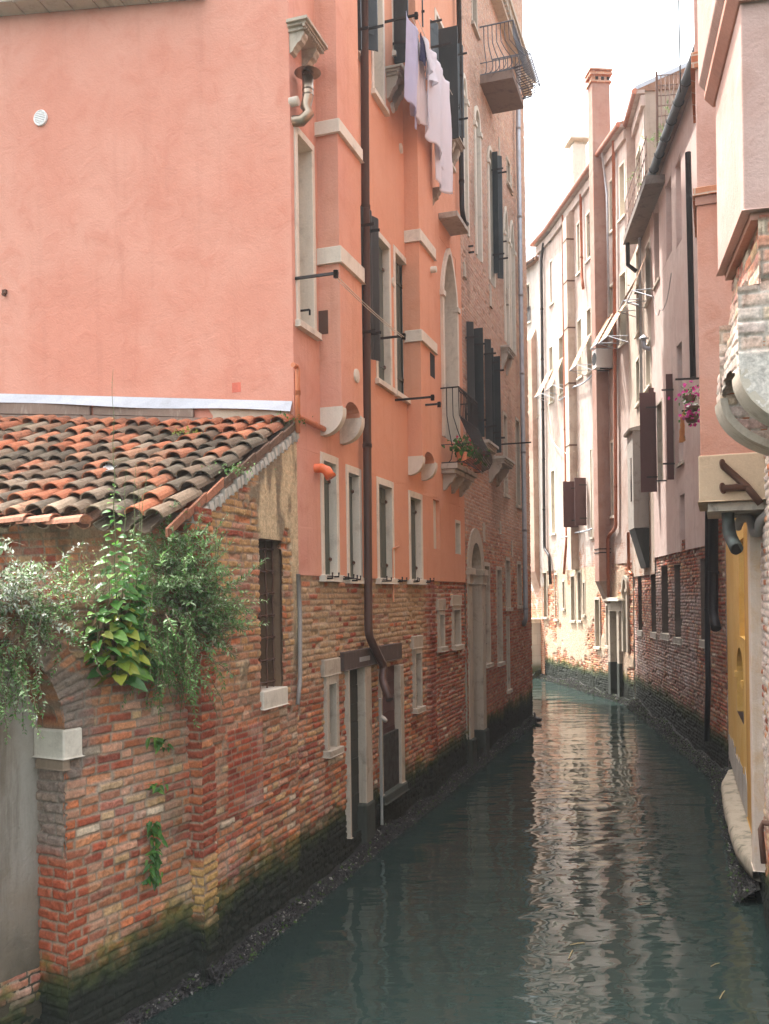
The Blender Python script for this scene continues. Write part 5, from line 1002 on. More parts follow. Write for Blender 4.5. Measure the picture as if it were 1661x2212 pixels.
    s.box(ca-.42, ca-.06, d1-.62, d1+.14, zc2(795), zc2(755)); AC = s.build('air_conditioner', WHITE, root, .015); s = MB(FR2); s.disc((ca-.24, d1+.14, zc2(775)), .2, (0, 1, 0), .012, 18); s.build('fan_grille', DARK, AC); s = MB(FR2); s.box(ca-.4, ca-.36, .0, d1, zc2(798), zc2(796)); s.box(ca-.12, ca-.08, .0, d1, zc2(798), zc2(796)); s.build('ac_bracket', IRON, AC)
    # brown shutters standing open over the water
    open_leaf(FR2, root, 1250, 1040, 1217, 1139, BRNP, True); open_leaf(FR2, root, 1268, 1032, 1242, 1135, BRNP, True)
    for (x, y, xx) in ((1372, 616, 1356),): s = MB(FR2); rod(FR2, s, x-6, y, xx); s.build('iron_rod', IRON, root)
    # vent cap on the cream wall
    u, z = FR1.uz(1396, 742, .1); s = MB(FR1); s.tube([(u, 0, z-.15), (u, .15, z-.1), (u, .17, z+.1)], .06, 10); s.disc((u, .17, z+.13), .13, (0, 0, 1), .10, 12, .02); s.build('vent_cap', ZINC, root)
    return root, up, zt_
def FR_r(f, w): return f.rect(*w)
def m_awn():
    t = NT('awning_stripes'); uv = t.n('ShaderNodeUVMap').outputs[0]; u = t.sep(uv)[1]; w = t.math('FRACT', t.math('MULTIPLY', u, 9.0)); return t.out(t.mix(t.math('GREATER_THAN', w, .5), (.50, .36, .26), (.33, .17, .10)), .9, None, 0, .1)
PALEH, UP_, ZT_ = pale_house()

# ---- white house at the bend and the pale stone wall in front of it
def end_house():
    root = thing('whitish_house', 'whitish house at the far bend with a brown flue and louvred window', 'house', FR4.w(.5, 0, 0)); EA = 17.0; ua = FR3.uz(1170, 1000)[0]
    W4 = [((1133, 612, 1146, 697), 'glass'), ((1135, 782, 1146, 893), 'pane'), ((1139, 1052, 1152, 1166), 'louvre')]; W3 = []
    r4 = [FR4.rect(*w[0]) for w in W4]; W5 = [((1158, 590, 1164, 683), 'shut'), ((1160, 770, 1165, 893), 'shut')]; r5 = [FR4.rect(*w[0]) for w in W5]
    flat_wall(FR4, 'canal_facade', root, WHITEP, 0, FR4.len, 0, EA, r4+r5); flat_wall(FR3, 'canal_facade', root, WHITEP, ua, FR3.len, 0, EA)
    for (w, st), r in zip(W4+W5, r4+r5): window(FR4, root, r, st, STONEW, .07, .2, GRNP if st == 'shut' else None, .015, True)
    s = MB(FR4); s.box(0, FR4.len, -6, -5.9, 0, EA); s.box(FR4.len-.05, FR4.len, -6, 0, 0, EA); s.build('rear_wall', WHITEP, root)
    s = MB(FR4); s.box(-.6, FR4.len, -6, .30, EA, EA+.15); s.build('roof', ROOFM, root); s = MB(FR4); s.tube([(-.5, .3, EA+.05), (FR4.len, .3, EA+.05)], .08, 8); s.build('gutter', RUST, root)
    fa = FR4.uz(1165, 1000)[0]; za = FR4.uz(1158, 735)[1]; zb = FR4.uz(1158, 1235)[1]; s = MB(FR4); s.box(fa, fa+.5, -.05, .3, zb, za); s.prism([(fa, -.05, zb), (fa, .3, zb), (fa, -.05, zb-1)], (.5, 0, 0)); s.prism([(fa, -.05, za), (fa, .3, za), (fa, -.05, za+.7)], (.5, 0, 0)); s.build('flue', m_plaster('brown_flue', (.42, .27, .21), (.3, .18, .13), (.5, .38, .3), .5, .5), root)
    f = FR4; u0, u1, z0, z1 = FR4.rect(1135, 822, 1146, 885); mb = MB(f); mb.add([(u0, .03, z1), (u1, .03, z1), (u1, .6, z0), (u0, .6, z0), (u0, .03, z1-.02), (u1, .03, z1-.02), (u1, .6, z0-.02), (u0, .6, z0-.02)], [(0, 1, 2, 3), (4, 5, 6, 7), (0, 1, 5, 4), (1, 2, 6, 5), (2, 3, 7, 6), (3, 0, 4, 7)]); mb.build('awning', bpy.data.materials['awning_stripes'], root)
    down_pipe(FR3, root, IRON, [(1174, 525), (1169, 560), (1176, 1185), (1186, 1200), (1189, 1262)], .06, .1, 'dark_downpipe', 10, 2)
    for (w, st) in W4[:1]: u0, u1, z0, z1 = r4[0]; s = MB(FR4); [s.tube([(u0+(u1-u0)*i/8, .03, z0), (u0+(u1-u0)*i/8, .03, z0+.6)], .012, 5) for i in range(9)]; s.tube([(u0, .03, z0+.6), (u1, .03, z0+.6)], .016, 5); s.build('window_rail', IRON, root)
    w = thing('stone_quay_wall', 'low pale stone wall standing in the water at the far bend', 'wall', FR4.w(1, .6, 0))
    t = NT('pale_ashlar'); uv = t.n('ShaderNodeUVMap').outputs[0]; bk = t.n('ShaderNodeTexBrick'); t.l(uv, bk.inputs[0]); bk.inputs['Scale'].default_value = 1; bk.inputs['Brick Width'].default_value = .9; bk.inputs['Row Height'].default_value = .45; bk.inputs['Mortar Size'].default_value = .008
    bk.inputs['Color1'].default_value = (.60, .58, .52, 1); bk.inputs['Color2'].default_value = (.54, .52, .47, 1); bk.inputs['Mortar'].default_value = (.42, .40, .36, 1); st = t.noise(1, 6, .7, t.mp((2, 2, .6))); c = t.mix(t.math('MULTIPLY', t.ramp(st, .45, .7), .4), bk.outputs['Color'], (.38, .37, .31)); z = t.sep(t.pos)[2]; c = t.mix(t.ramp(z, .35, .75, 1, 0), c, (.10, .12, .06))
    mt = t.out(c, .85); s = MB(FR4); a = -.2; s.box(a, 3, .02, .50, -.5, 2.25); s.build('wall_body', mt, w); s = MB(FR4); s.box(a-.04, 3, .01, .56, 2.25, 2.43); s.build('coping', STONEW, w, .02)
    return root
ENDH = end_house()

# ================================================================== SMALL THINGS
rs = np.random.RandomState(3)
def leaves_mesh(name, base, dirs, nrm, length, width, col, fold=.25, curl=.15):
    """arrays of leaves: two folded halves each"""
    dirs = dirs/np.linalg.norm(dirs, axis=1, keepdims=True); side = np.cross(dirs, nrm); side /= np.linalg.norm(side, axis=1, keepdims=True)+1e-9; up = np.cross(side, dirs)
    L = length[:, None]; w = width[:, None]; mid = base+dirs*L*.42; tip = base+dirs*L-up*L*curl
    rib = mid+up*L*.06; lf = mid+side*w*.5+up*w*fold; rt = mid-side*w*.5+up*w*fold
    P = np.concatenate([np.stack([base, lf, tip, rib], 1), np.stack([base, rib, tip, rt], 1)], 0)
    return faces_mesh(name, P, 4, np.concatenate([col, col], 0), False)
def sprigs(n, origin, spread, direction, jitter, length, grav, step, leaf, lw, cols, seed, pairs=2, stemr=.0025):
    r = np.random.RandomState(seed); B, Dv, N, Ln, Wd, Cl = [], [], [], [], [], []; stems = MB()
    for i in range(n):
        p = np.array(origin)+r.randn(3)*spread; v = np.array(direction)+r.randn(3)*jitter; v /= np.linalg.norm(v); L = length*r.uniform(.5, 1.25); k = int(L/step); path = [tuple(p)]
        tone = r.rand()
        for j in range(k):
            v = v+np.array([0, 0, -grav])*step/.05*.05+r.randn(3)*.06; v /= np.linalg.norm(v); p = p+v*step; path.append(tuple(p))
            if j < k*.18: continue
            f = j/k
            for q in range(pairs):
                a = r.rand(3)-.5; s = np.cross(v, a); s /= np.linalg.norm(s)+1e-9; dv = s+v*.7+np.array([0, 0, .15]); B.append(p); Dv.append(dv); N.append(np.array([0, 0, 1])+r.randn(3)*.35); sc = r.uniform(.6, 1.15)*(1-.45*f); Ln.append(leaf*sc); Wd.append(leaf*lw*sc)
                c = cols[min(len(cols)-1, int(((tone*.6+r.rand()*.4))*len(cols)))]; Cl.append(np.array(c)*r.uniform(.75, 1.25))
        if len(path) > 2: stems.tube(path[::2], stemr, 4, False)
    return leaves_mesh('leaf', np.array(B), np.array(Dv), np.array(N), np.array(Ln), np.array(Wd), np.array(Cl)), stems
STEM = m_paint('plant_stem', (.10, .12, .045), (.2, .15, .08), .8); TWIG = m_paint('dry_twig', (.16, .11, .07), (.3, .24, .17), .9)
def plant(name, label, specs, group=None, stemmat=None, cat='plant'):
    o0 = specs[0]['origin']; root = thing(name, label, cat, tuple(o0), group)
    for sp in specs:
        me, st = sprigs(**sp); link('foliage', me, LEAF, root); st.build('stems', stemmat or TWIG, root)
    return root
GG = [(.10, .22, .055), (.14, .28, .075), (.20, .31, .12), (.27, .37, .19), (.075, .19, .035), (.34, .42, .26)]
SV = [(.12, .19, .08), (.18, .25, .13), (.27, .32, .22), (.36, .39, .32), (.09, .16, .06), (.42, .44, .38)]
BG = [(.06, .18, .03), (.085, .22, .035), (.05, .145, .03), (.13, .26, .04), (.22, .28, .05)]
def fa_pt(px, py, d): u, z = FA.uz(px, py, d); return FA.w(u, d, z)
plant('trailing_shrub', 'dense grey green trailing shrub spilling over the wall top beside the brick pilaster', [
    dict(n=230, origin=fa_pt(385, 1270, -.05), spread=.17, direction=(.35, -.5, .45), jitter=.6, length=.46, grav=.55, step=.020, leaf=.072, lw=.34, cols=GG, seed=1),
    dict(n=150, origin=fa_pt(420, 1330, .0), spread=.14, direction=(.8, -.35, -.1), jitter=.36, length=.34, grav=.7, step=.020, leaf=.072, lw=.34, cols=GG, seed=2),
    dict(n=110, origin=fa_pt(350, 1370, .10), spread=.13, direction=(.15, -.3, -.9), jitter=.30, length=.40, grav=1.2, step=.020, leaf=.066, lw=.36, cols=GG[:3], seed=3),
    dict(n=60, origin=fa_pt(360, 1190, -.15), spread=.12, direction=(.2, -.4, .5), jitter=.5, length=.36, grav=.6, step=.020, leaf=.066, lw=.36, cols=GG, seed=4),
    dict(n=26, origin=fa_pt(400, 1440, .06), spread=.08, direction=(.2, -.2, -.9), jitter=.2, length=.38, grav=.8, step=.016, leaf=.028, lw=.45, cols=BG[:3], seed=5)])
plant('silvery_shrub', 'pale silvery shrub hanging over the blocked archway at the left edge', [
    dict(n=130, origin=fa_pt(5, 1290, -.05), spread=.13, direction=(.15, -.55, .15), jitter=.55, length=.38, grav=.9, step=.020, leaf=.062, lw=.40, cols=SV, seed=6),
    dict(n=70, origin=fa_pt(95, 1310, .0), spread=.10, direction=(.25, -.5, .0), jitter=.5, length=.32, grav=.9, step=.020, leaf=.058, lw=.40, cols=GG, seed=7),
    dict(n=40, origin=fa_pt(10, 1390, .05), spread=.10, direction=(.15, -.3, -.9), jitter=.25, length=.55, grav=.9, step=.020, leaf=.060, lw=.42, cols=GG, seed=8)])
plant('small_leafed_shrub', 'small sparse shrub between the silvery shrub and the tall flowering stems', [
    dict(n=34, origin=fa_pt(180, 1290, -.1), spread=.10, direction=(.15, -.4, .7), jitter=.45, length=.34, grav=.5, step=.022, leaf=.036, lw=.45, cols=[(.09, .13, .03), (.13, .17, .04), (.16, .17, .06)], seed=9)])
def tall_plant():
    root = thing('tall_flowering_plant', 'tall bright green plant with heart shaped leaves and thin stems reaching past the tiled roof', 'plant', fa_pt(255, 1420, .05))
    r = np.random.RandomState(12); B, Dv, N, Ln, Wd, Cl = [], [], [], [], [], []; st = MB()
    for (x0, y0, x1, y1, d, big) in ((252, 1440, 243, 797, .06, 1), (262, 1400, 272, 1010, .04, .8), (285, 1400, 292, 1000, .02, .8), (300, 1390, 301, 1040, 0, .7), (278, 1420, 318, 1002, .05, .7), (230, 1430, 238, 1180, .10, 1), (210, 1400, 205, 1230, .10, .8), (252, 1470, 256, 1210, .12, 1), (275, 1450, 282, 1170, .12, .9), (300, 1430, 312, 1180, .07, .9)):
        a, b = np.array(fa_pt(x0, y0, d)), np.array(fa_pt(x1, y1, d-.06)); L = np.linalg.norm(b-a); n = int(L/.022); st.tube([tuple(a+(b-a)*i/n+np.array([.006*math.sin(i*.3), 0, 0])) for i in range(n+1)], [.007*(1-.8*i/n) for i in range(n+1)], 6)
        for i in range(n):
            f = i/n; s = .165*big*max(.10, (1-f/.66))**.7+.008 if f < .62 else .014
            if f > .62 and r.rand() < .45: continue
            an = i*2.4+r.rand(); dv = np.array([math.cos(an), math.sin(an)-.45, .25-.9*(1-f)*(.6+.4*r.rand())]); B.append(a+(b-a)*f+np.array([math.cos(an), math.sin(an), 0])*s*.5); Dv.append(dv); N.append(np.array([0, -.5, 1])+r.randn(3)*.25)
            Ln.append(s*r.uniform(.85, 1.2)); Wd.append(s*(.72 if s > .03 else .5)*r.uniform(.85, 1.1)); c = BG[r.randint(0, 4)] if f > .22 or r.rand() < .35 else [(.26, .29, .03), (.17, .24, .03), (.35, .33, .05)][r.randint(0, 3)]; Cl.append(np.array(c)*r.uniform(.8, 1.25))
    # broad leaves: rounded outline from overlapping halves
    link('foliage', leaves_heart('leaf', np.array(B), np.array(Dv), np.array(N), np.array(Ln), np.array(Wd), np.array(Cl)), LEAF, root); st.build('stems', STEM, root)
    B, Dv, N, Ln, Wd, Cl = [], [], [], [], [], []
    for i in range(60): B.append(np.array(fa_pt(r.uniform(205, 260), r.uniform(1330, 1440), .08))); Dv.append(np.array([r.randn()*.5, -.4, -1])); N.append(r.randn(3)); Ln.append(r.uniform(.05, .11)); Wd.append(r.uniform(.02, .05)); Cl.append(np.array([.30, .19, .11])*r.uniform(.6, 1.2))
    link('dead_leaves', leaves_mesh('dead', *map(np.array, (B, Dv, N, Ln, Wd, Cl)), fold=.5, curl=.4), LEAF, root)
def leaves_heart(name, base, dirs, nrm, length, width, col):
    dirs = dirs/np.linalg.norm(dirs, axis=1, keepdims=True); side = np.cross(dirs, nrm); side /= np.linalg.norm(side, axis=1, keepdims=True)+1e-9; up = np.cross(side, dirs); L = length[:, None]; w = width[:, None]; Q = []
    pt = lambda a, b, c: base+dirs*L*a+side*w*b+up*L*c
    for s in (1, -1): Q += [np.stack([pt(0, 0, 0), pt(-.10, .3*s, .05), pt(.22, .5*s, .10), pt(.35, 0, .04)], 1), np.stack([pt(.35, 0, .04), pt(.22, .5*s, .10), pt(.62, .36*s, .02), pt(1, 0, -.16)], 1)]
    return faces_mesh(name, np.concatenate(Q, 0), 4, np.concatenate([col]*4, 0), False)
tall_plant()
def wall_fern(px, y0, y1, n, label, seed, dd=.03):
    root = thing('wall_fern', label, 'plant', fa_pt(px, y0, dd), 'plants rooted in the brick wall'); r = np.random.RandomState(seed)
    B, Dv, N, Ln, Wd, Cl = [], [], [], [], [], []
    for i in range(n):
        f = r.rand(); p = np.array(fa_pt(px+r.randn()*9, y0+(y1-y0)*f, dd+.05*r.rand())); B.append(p); Dv.append(np.array([r.randn()*.6+.2, -.5-r.rand()*.4, -.5+r.randn()*.5])); N.append(np.array([.3, -.5, 1])+r.randn(3)*.3); s = r.uniform(.05, .10); Ln.append(s); Wd.append(s*.42); Cl.append(np.array(BG[r.randint(0, 4)])*r.uniform(.6, 1.2))
    link('foliage', leaves_heart('fern', *map(np.array, (B, Dv, N, Ln, Wd, Cl))), LEAF, root)
wall_fern(333, 1775, 1905, 95, 'leafy green plant rooted low in the brick wall above the dark footing block', 21); wall_fern(345, 1592, 1615, 26, 'small green fern tuft below the trailing shrub', 22, .01); wall_fern(341, 1690, 1705, 9, 'tiny green sprout between the two ferns', 23, .01)
def roof_plants():
    for k, (s, u, n, sz, lab, cols) in enumerate(((1.02, -.62, 160, .05, 'yellow green stonecrop cushion near the top of the tiled roof', [(.24, .30, .06), (.30, .34, .09)]), (2.42, -1.95, 40, .03, 'small stonecrop tuft low on the tiled roof', [(.20, .27, .05)]), (.03, -.22, 60, .06, 'leafy weed at the top corner of the roof verge', [(.06, .13, .03), (.09, .16, .04)]), (-.10, -1.75, 90, .05, 'grey green weed growing from the raked coping', GG[:3]))):
        p = np.array(FL.w(u, -s, ZR(u, max(s, 0))+.08)); root = thing('roof_weed', lab, 'plant', tuple(p), 'weeds growing on the roof'); r = np.random.RandomState(30+k); m = n
        off = r.randn(m, 3)*np.array([.10, .10, .03])*(1 if k != 1 else .5); link('foliage', leaves_mesh('weed', p+off, r.randn(m, 3)*.6+np.array([0, -.3, .5 if k < 2 else -.1]), r.randn(m, 3)*.3+np.array([0, 0, 1]), r.uniform(.5, 1, m)*sz, r.uniform(.25, .5, m)*sz, np.array([cols[i % len(cols)] for i in range(m)])*r.uniform(.8, 1.2, (m, 1))), LEAF, root)
    for (s, u, w, lab) in ((2.12, -1.95, .17, 'crumpled white plastic scrap lying low on the roof tiles'), (1.28, -1.72, .15, 'pale scrap of paper lying across two tiles beside the stems'), (2.38, -2.30, .08, 'small white lump near the eaves tiles')):
        p = FL.w(u, -s, ZR(u, s)+.115); w *= .75; g = 7; X, Y = np.meshgrid(np.linspace(-1, 1, g), np.linspace(-1, 1, g), indexing='ij'); V = np.stack([p[0]+X*w*.55+rs.randn(g, g)*w*.05, p[1]+Y*w*.8+rs.randn(g, g)*w*.05, p[2]+Y*w*.45+rs.randn(g, g)*w*.10], -1)
        o = link('plastic_scrap', grid_mesh('scrap', V), m_cloth('scrap_white', (.48, .47, .45), .2), None, False, 0, p); tag(o, lab, 'litter')
roof_plants()

BANKM = m_stone('weedy_silt', (.022, .022, .019), (.012, .016, .01), .7)
# ---- mussels and weed along the water line (nobody could count them)
def mussels(name, segs, seed, n, zmax, dmax, label, green=.06):
    r = np.random.RandomState(seed); tot = sum(b-a for _, a, b in segs); T = []; C = []; PF, PD, PZ = (0, .25, .6, .9, 1), (.0, .35, .8, 1.05, 1.1), (.95, .7, .25, -.15, -.35)
    for F, a, b in segs:
        m = int(n*(b-a)/tot); u = r.uniform(a, b, m); f = r.rand(m)**.85; k = fbm(u*3, u*0+f*3, 3); kk = fbm(u*1.1, u*0+seed, 3)
        d = np.interp(f, PF, PD)*dmax*(.75+.5*k)+.018+.03*r.rand(m); z = np.interp(f, PF, PZ)*zmax*(.15+1.6*kk)+.06*(k-.5)+.03*r.rand(m)-.02
        c = F.p+u[:, None]*F.t+d[:, None]*F.n; c = np.c_[c, z]; ax = r.randn(m, 3)+np.array([0, 0, .3]); ax /= np.linalg.norm(ax, axis=1, keepdims=True); s1 = np.cross(ax, r.randn(m, 3)); s1 /= np.linalg.norm(s1, axis=1, keepdims=True); s2 = np.cross(ax, s1)
        L = r.uniform(.016, .036, (m, 1)); W1 = L*.5; W2 = L*.28; P = [c+ax*L, c-ax*L*.8, c+s1*W1, c-s1*W1, c+s2*W2, c-s2*W2]
        for (i, j, q) in ((0, 2, 4), (0, 4, 3), (0, 3, 5), (0, 5, 2), (1, 4, 2), (1, 3, 4), (1, 5, 3), (1, 2, 5)): T.append(np.stack([P[i], P[j], P[q]], 1))
        col = np.where(r.rand(m, 1) < .05, np.array([[.16, .15, .13]]), np.array([[.035, .033, .032]]))*r.uniform(.6, 1.8, (m, 1)); col = np.where(r.rand(m, 1) < green, np.array([[.05, .09, .02]]), col); C += [col]*8
    o = link(name, faces_mesh(name, np.concatenate(T), 3, np.concatenate(C), False), m_vcol('mussel_shell_'+name, .8, .2, 90, .15), None); tag(o, label, None, None, 'stuff')
    for F, a, b in segs:   # the bank of silt and old shell they sit on
        us = np.linspace(a, b, max(3, int((b-a)/.05))); V = []
        kk = fbm(us*1.1, us*0+seed, 3)
        for (f, d, z) in zip(PF, PD, PZ):
            k = fbm(us*3, us*0+f*3, 3); V.append(np.c_[F.p+us[:, None]*F.t+(d*dmax*(.75+.5*k))[:, None]*F.n, z*zmax*(.15+1.6*kk)+.06*(k-.5)])
        V.append(V[-1]-np.array([0, 0, .5]))
        b_ = link('weed_bank', grid_mesh('bank', np.stack(V, 1)), BANKM, None); tag(b_, None, None, None, 'structure')
mussels('mussel_bed', [(FL, uY(8.2), uY(24.9))], 5, 14000, .15, .13, 'dark mussels crusting the foot of the left walls')
mussels('mussel_patch', [(FA, -1.8, 0)], 9, 1500, .10, .06, 'scattered dark mussels at the foot of the foreground garden wall')
mussels('mussel_crust', [(FR1, 0, FR1.len), (FR2, 0, FR2.len), (FR3, 0, FR3.len), (FR0, 4, FR0.len)], 6, 20000, .22, .24, 'grey mussels and weed crusting the foot of the right walls', .12)
mussels('weed_fringe', [(FR4, -.3, 3)], 8, 2500, .30, .75, 'green weed and shells fringing the pale stone wall at the bend', .5)

# ---- laundry
def cloth(name, label, F, ua, ub, d, zt, zb, mat, seed, folds=4, amp=.05, taper=0, slant=0, group='laundry on the high washing line', pts=None, d2=None):
    r = np.random.RandomState(seed); nx, nz = 28, 36; X, Z = np.meshgrid(np.linspace(0, 1, nx), np.linspace(0, 1, nz), indexing='ij'); ph = r.rand()*6
    u = ua+(ub-ua)*(.5+(X-.5)*(1-taper*Z))+slant*Z; hem = .16*fbm(X*2+seed, X*0, 3)-.08+.10*(X-.5)*(1 if seed % 2 else -1)
    zt_ = zt if np.isscalar(zt) else zt[0]+(zt[1]-zt[0])*X; zz = zt_+(zb-zt_)*Z*(1+hem)-.03*np.sin(X*math.pi)*(1-Z)
    f = .02*(fbm(X*9+seed, Z*6, 3, seed)-.5)+np.sin(X*folds*3.6+ph+Z*1.2)*amp*(.25+.6*Z)*(.6+.8*fbm(X*3, Z*2, 2, seed+5))+.03*(fbm(X*4, Z*4, 3, seed)-.5)+.10*Z*(fbm(X*1.2+3, Z*.8, 2, seed)-.5)
    dd = d+((d2 or d)-d)*X+f; xy = F.p+u[..., None]*F.t+dd[..., None]*F.n; V = np.concatenate([xy, zz[..., None]], -1)
    o = link(name, grid_mesh(name, V), mat, None, False, 0, F.w((ua+ub)/2, d, zb)); m = o.modifiers.new('thick', 'SOLIDIFY'); m.thickness = .004; tag(o, label, 'laundry', group); return o
def hung(x0, y0, x1, yb, d):
    ua, za = FL.uz(x0, y0, d); ub, zb_ = FL.uz(x1, y0, d); zl = FL.uz((x0+x1)/2, yb, d)[1]; return ua, ub, za, zl
e_, f_ = TIPS['e'], TIPS['f']; zl_ = lambda u: e_[2]+(f_[2]-e_[2])*(u-e_[0])/(f_[0]-e_[0])-.06
CLV = m_cloth('lilac_cloth', (.66, .66, .80), .5); CLW = m_cloth('white_cloth', (.86, .85, .88), .5); CLP = m_cloth('pinkish_white_cloth', (.78, .70, .68), .45); CLB = m_cloth('navy_cloth', (.03, .03, .07), .1)
def launder(name, label, x0, x1, yb, d, mat, seed, **k):
    ua = FL.uz(x0, 150, d)[0]; ub = FL.uz(x1, 150, d)[0]; zb = FL.uz((x0+x1)/2, yb, d)[1]; return cloth(name, label, FL, ua, ub, d, (zl_(ua), zl_(ub)), zb, mat, seed, **k)
launder('hanging_towel', 'lilac towel hanging nearest on the high washing line', 878, 908, 232, .43, CLV, 1, folds=2.2, taper=.1, amp=.06)
launder('hanging_shirt', 'pinkish white shirt hanging behind the lilac towel', 888, 914, 258, .36, CLP, 2, folds=3, amp=.05)
launder('hanging_sock', 'small dark navy garment between the towel and the white sheet', 909, 920, 140, .44, CLB, 3, folds=1.5, amp=.02)
launder('hanging_blouse', 'crumpled white blouse hanging beside the dark garment', 916, 946, 170, .45, CLW, 4, folds=3, amp=.09, taper=.3)
launder('hanging_sheet', 'long white sheet with a ragged hem, longest piece on the line', 917, 958, 310, .41, CLW, 5, folds=2.6, amp=.09)
launder('hanging_tablecloth', 'white cloth hanging at the far end of the line, reaching lowest', 938, 968, 395, .36, CLW, 6, folds=2.2, amp=.06)
# orange cloth and petunia baskets across the canal
ua, za = FR1.uz(1480, 890, .5); tag(cloth('orange_cloth', 'x', FR1, ua-.22, ua+.28, .55, za, FR1.uz(1480, 950, .5)[1], m_cloth('orange_fabric', (.62, .30, .11)), 9, 1.5, .05, .1, 0), 'orange cloth hanging from an iron bracket below the pink petunias', 'laundry', 'cloths over the right bank')
def petunias(px, y, n, sz, label, cols, seed, F=None, d=.5, sx=.11, sz_=.09):
    F = F or FR1; u, z = F.uz(px, y, d); p = np.array(F.w(u, d, z)); root = thing('petunia_basket', label, 'flowers', tuple(p), 'petunia baskets'); r = np.random.RandomState(seed)
    m = n*2; off = r.randn(m, 3)*np.array([sx, sx, sz_]); link('foliage', leaves_heart('petleaf', p+off, r.randn(m, 3), r.randn(m, 3)*.4+np.array([0, 0, 1]), r.uniform(.04, .07, m), r.uniform(.02, .04, m), np.array([BG[i % 3] for i in range(m)])*1.1), LEAF, root)
    for i in range(n):
        P = []; c = p+r.randn(3)*np.array([sx, sx, sz_])*1.05; nn = np.array([-.5, -.8, .2])+r.randn(3)*.4; nn /= np.linalg.norm(nn); a = np.cross(nn, [0, 0, 1]); a /= np.linalg.norm(a); b = np.cross(nn, a); col = np.array(cols[r.randint(len(cols))])*r.uniform(.85, 1.15)
        for k in range(5):
            t0, t1 = k*1.2566, (k+1)*1.2566; e = lambda t, q: c+(a*math.cos(t)+b*math.sin(t))*sz*q+nn*sz*.25*q; P.append([c, e(t0, .85), e((t0+t1)/2, 1.1), e(t1, .85)])
        link('blossom', faces_mesh('blossom', np.array(P), 4, np.array([col]*5), False), FLOWER, root)
    s = MB(); s.tube([tuple(p+np.array([0, 0, -sz_*1.5])), tuple(p+np.array([0, 0, -sz_*.4]))], [.09, .13], 12); s.build('pot', RUST, root)
MG = [(.62, .03, .28), (.70, .07, .36), (.55, .02, .22)]
petunias(1489, 852, 26, .036, 'magenta petunias hanging from the upper iron bracket', MG, 41); petunias(1496, 876, 13, .032, 'white petunias between the two clumps of magenta ones', [(.75, .74, .72)], 42, sx=.08, sz_=.05); petunias(1494, 898, 32, .036, 'lowest clump of magenta petunias beside the orange cloth', MG, 43, sx=.09, sz_=.08)
ba, bb, bz = BALC
def geranium(f, label, seed, red=.5):
    u = ba+(bb-ba)*f; p = np.array(FL.w(u, .34, bz+.14)); root = thing('potted_geranium', label, 'potted plant', tuple(p), 'geraniums in the bowed balcony'); r = np.random.RandomState(seed); m = 90; off = r.randn(m, 3)*np.array([.09, .09, .10])+np.array([0, 0, .16])
    link('foliage', leaves_heart('gerleaf', p+off, r.randn(m, 3)+np.array([0, -.4, 0]), r.randn(m, 3)*.4+np.array([0, 0, 1]), r.uniform(.05, .09, m), r.uniform(.05, .08, m), np.array([BG[i % 4] for i in range(m)])*r.uniform(.6, 1.2, (m, 1))), LEAF, root)
    k = int(24*red); 
    if k: link('blooms', leaves_heart('bloom', p+r.randn(k, 3)*np.array([.07, .07, .05])+np.array([0, -.02, .26]), r.randn(k, 3), r.randn(k, 3), np.full(k, .05), np.full(k, .05), np.tile([.62, .03, .10], (k, 1))), FLOWER, root)
    s = MB(); s.tube([tuple(p+np.array([0, 0, -.12])), tuple(p+np.array([0, 0, .06]))], [.075, .10], 14); s.build('pot', ORPIPE, root)
for f, l, k, q in ((.08, 'leafy geranium at the near end of the bowed balcony', 51, .4), (.36, 'bushy green geranium second from the near end of the bowed balcony', 52, .1), (.64, 'geranium with crimson blooms past the middle of the bowed balcony', 53, 1), (.92, 'red flowering geranium at the far end of the bowed balcony', 54, .8)): geranium(f, l, k, q)
# ---- trellis and creeper on the roof terrace of the pale house
def trellis():
    u = UP_-.35; d0, d1 = d_for(FR1, u, 1419, 225), d_for(FR1, u, 1484, 225); z1 = CAMH+ray(1450, 163)[1]*FR1.w(u, d0, 0)[1]; z0 = ZT_; root = thing('roof_trellis', 'rusty square trellis standing on the roof terrace against the sky', 'trellis', FR1.w(u, d0, z0)); s = MB(FR1)
    n = 8
    for i in range(n): d = d0+(d1-d0)*i/(n-1); s.tube([(u, d, z0), (u, d, z1)], .016, 5)
    m = int((z1-z0)/.27)
    for i in range(m+1): z = z0+(z1-z0)*i/m; s.tube([(u, d0, z), (u, d1, z)], .014, 5)
    s.build('lattice', RUST, root)
    for d in (d0, d1): s = MB(FR1); s.box(u-.03, u+.03, d-.03, d+.03, z0-.05, z1+.1); s.build('post', RUST, root)
    for k, (f, zz, lab) in enumerate(((.15, 1.3, 'green creeper climbing the left foot of the roof trellis'), (.75, 2.2, 'leafy creeper higher up the right side of the roof trellis'))):
        c = FR1.w(u-.05, d0+(d1-d0)*f, z0+zz+.8); plant('terrace_creeper', lab, [dict(n=40, origin=tuple(c), spread=.30, direction=(-.2, -.3, .5), jitter=.7, length=.6, grav=.4, step=.05, leaf=.11, lw=.5, cols=[(.10, .18, .05), (.16, .24, .08), (.22, .28, .14)], seed=60+k)], 'creepers on the roof terrace')
trellis()
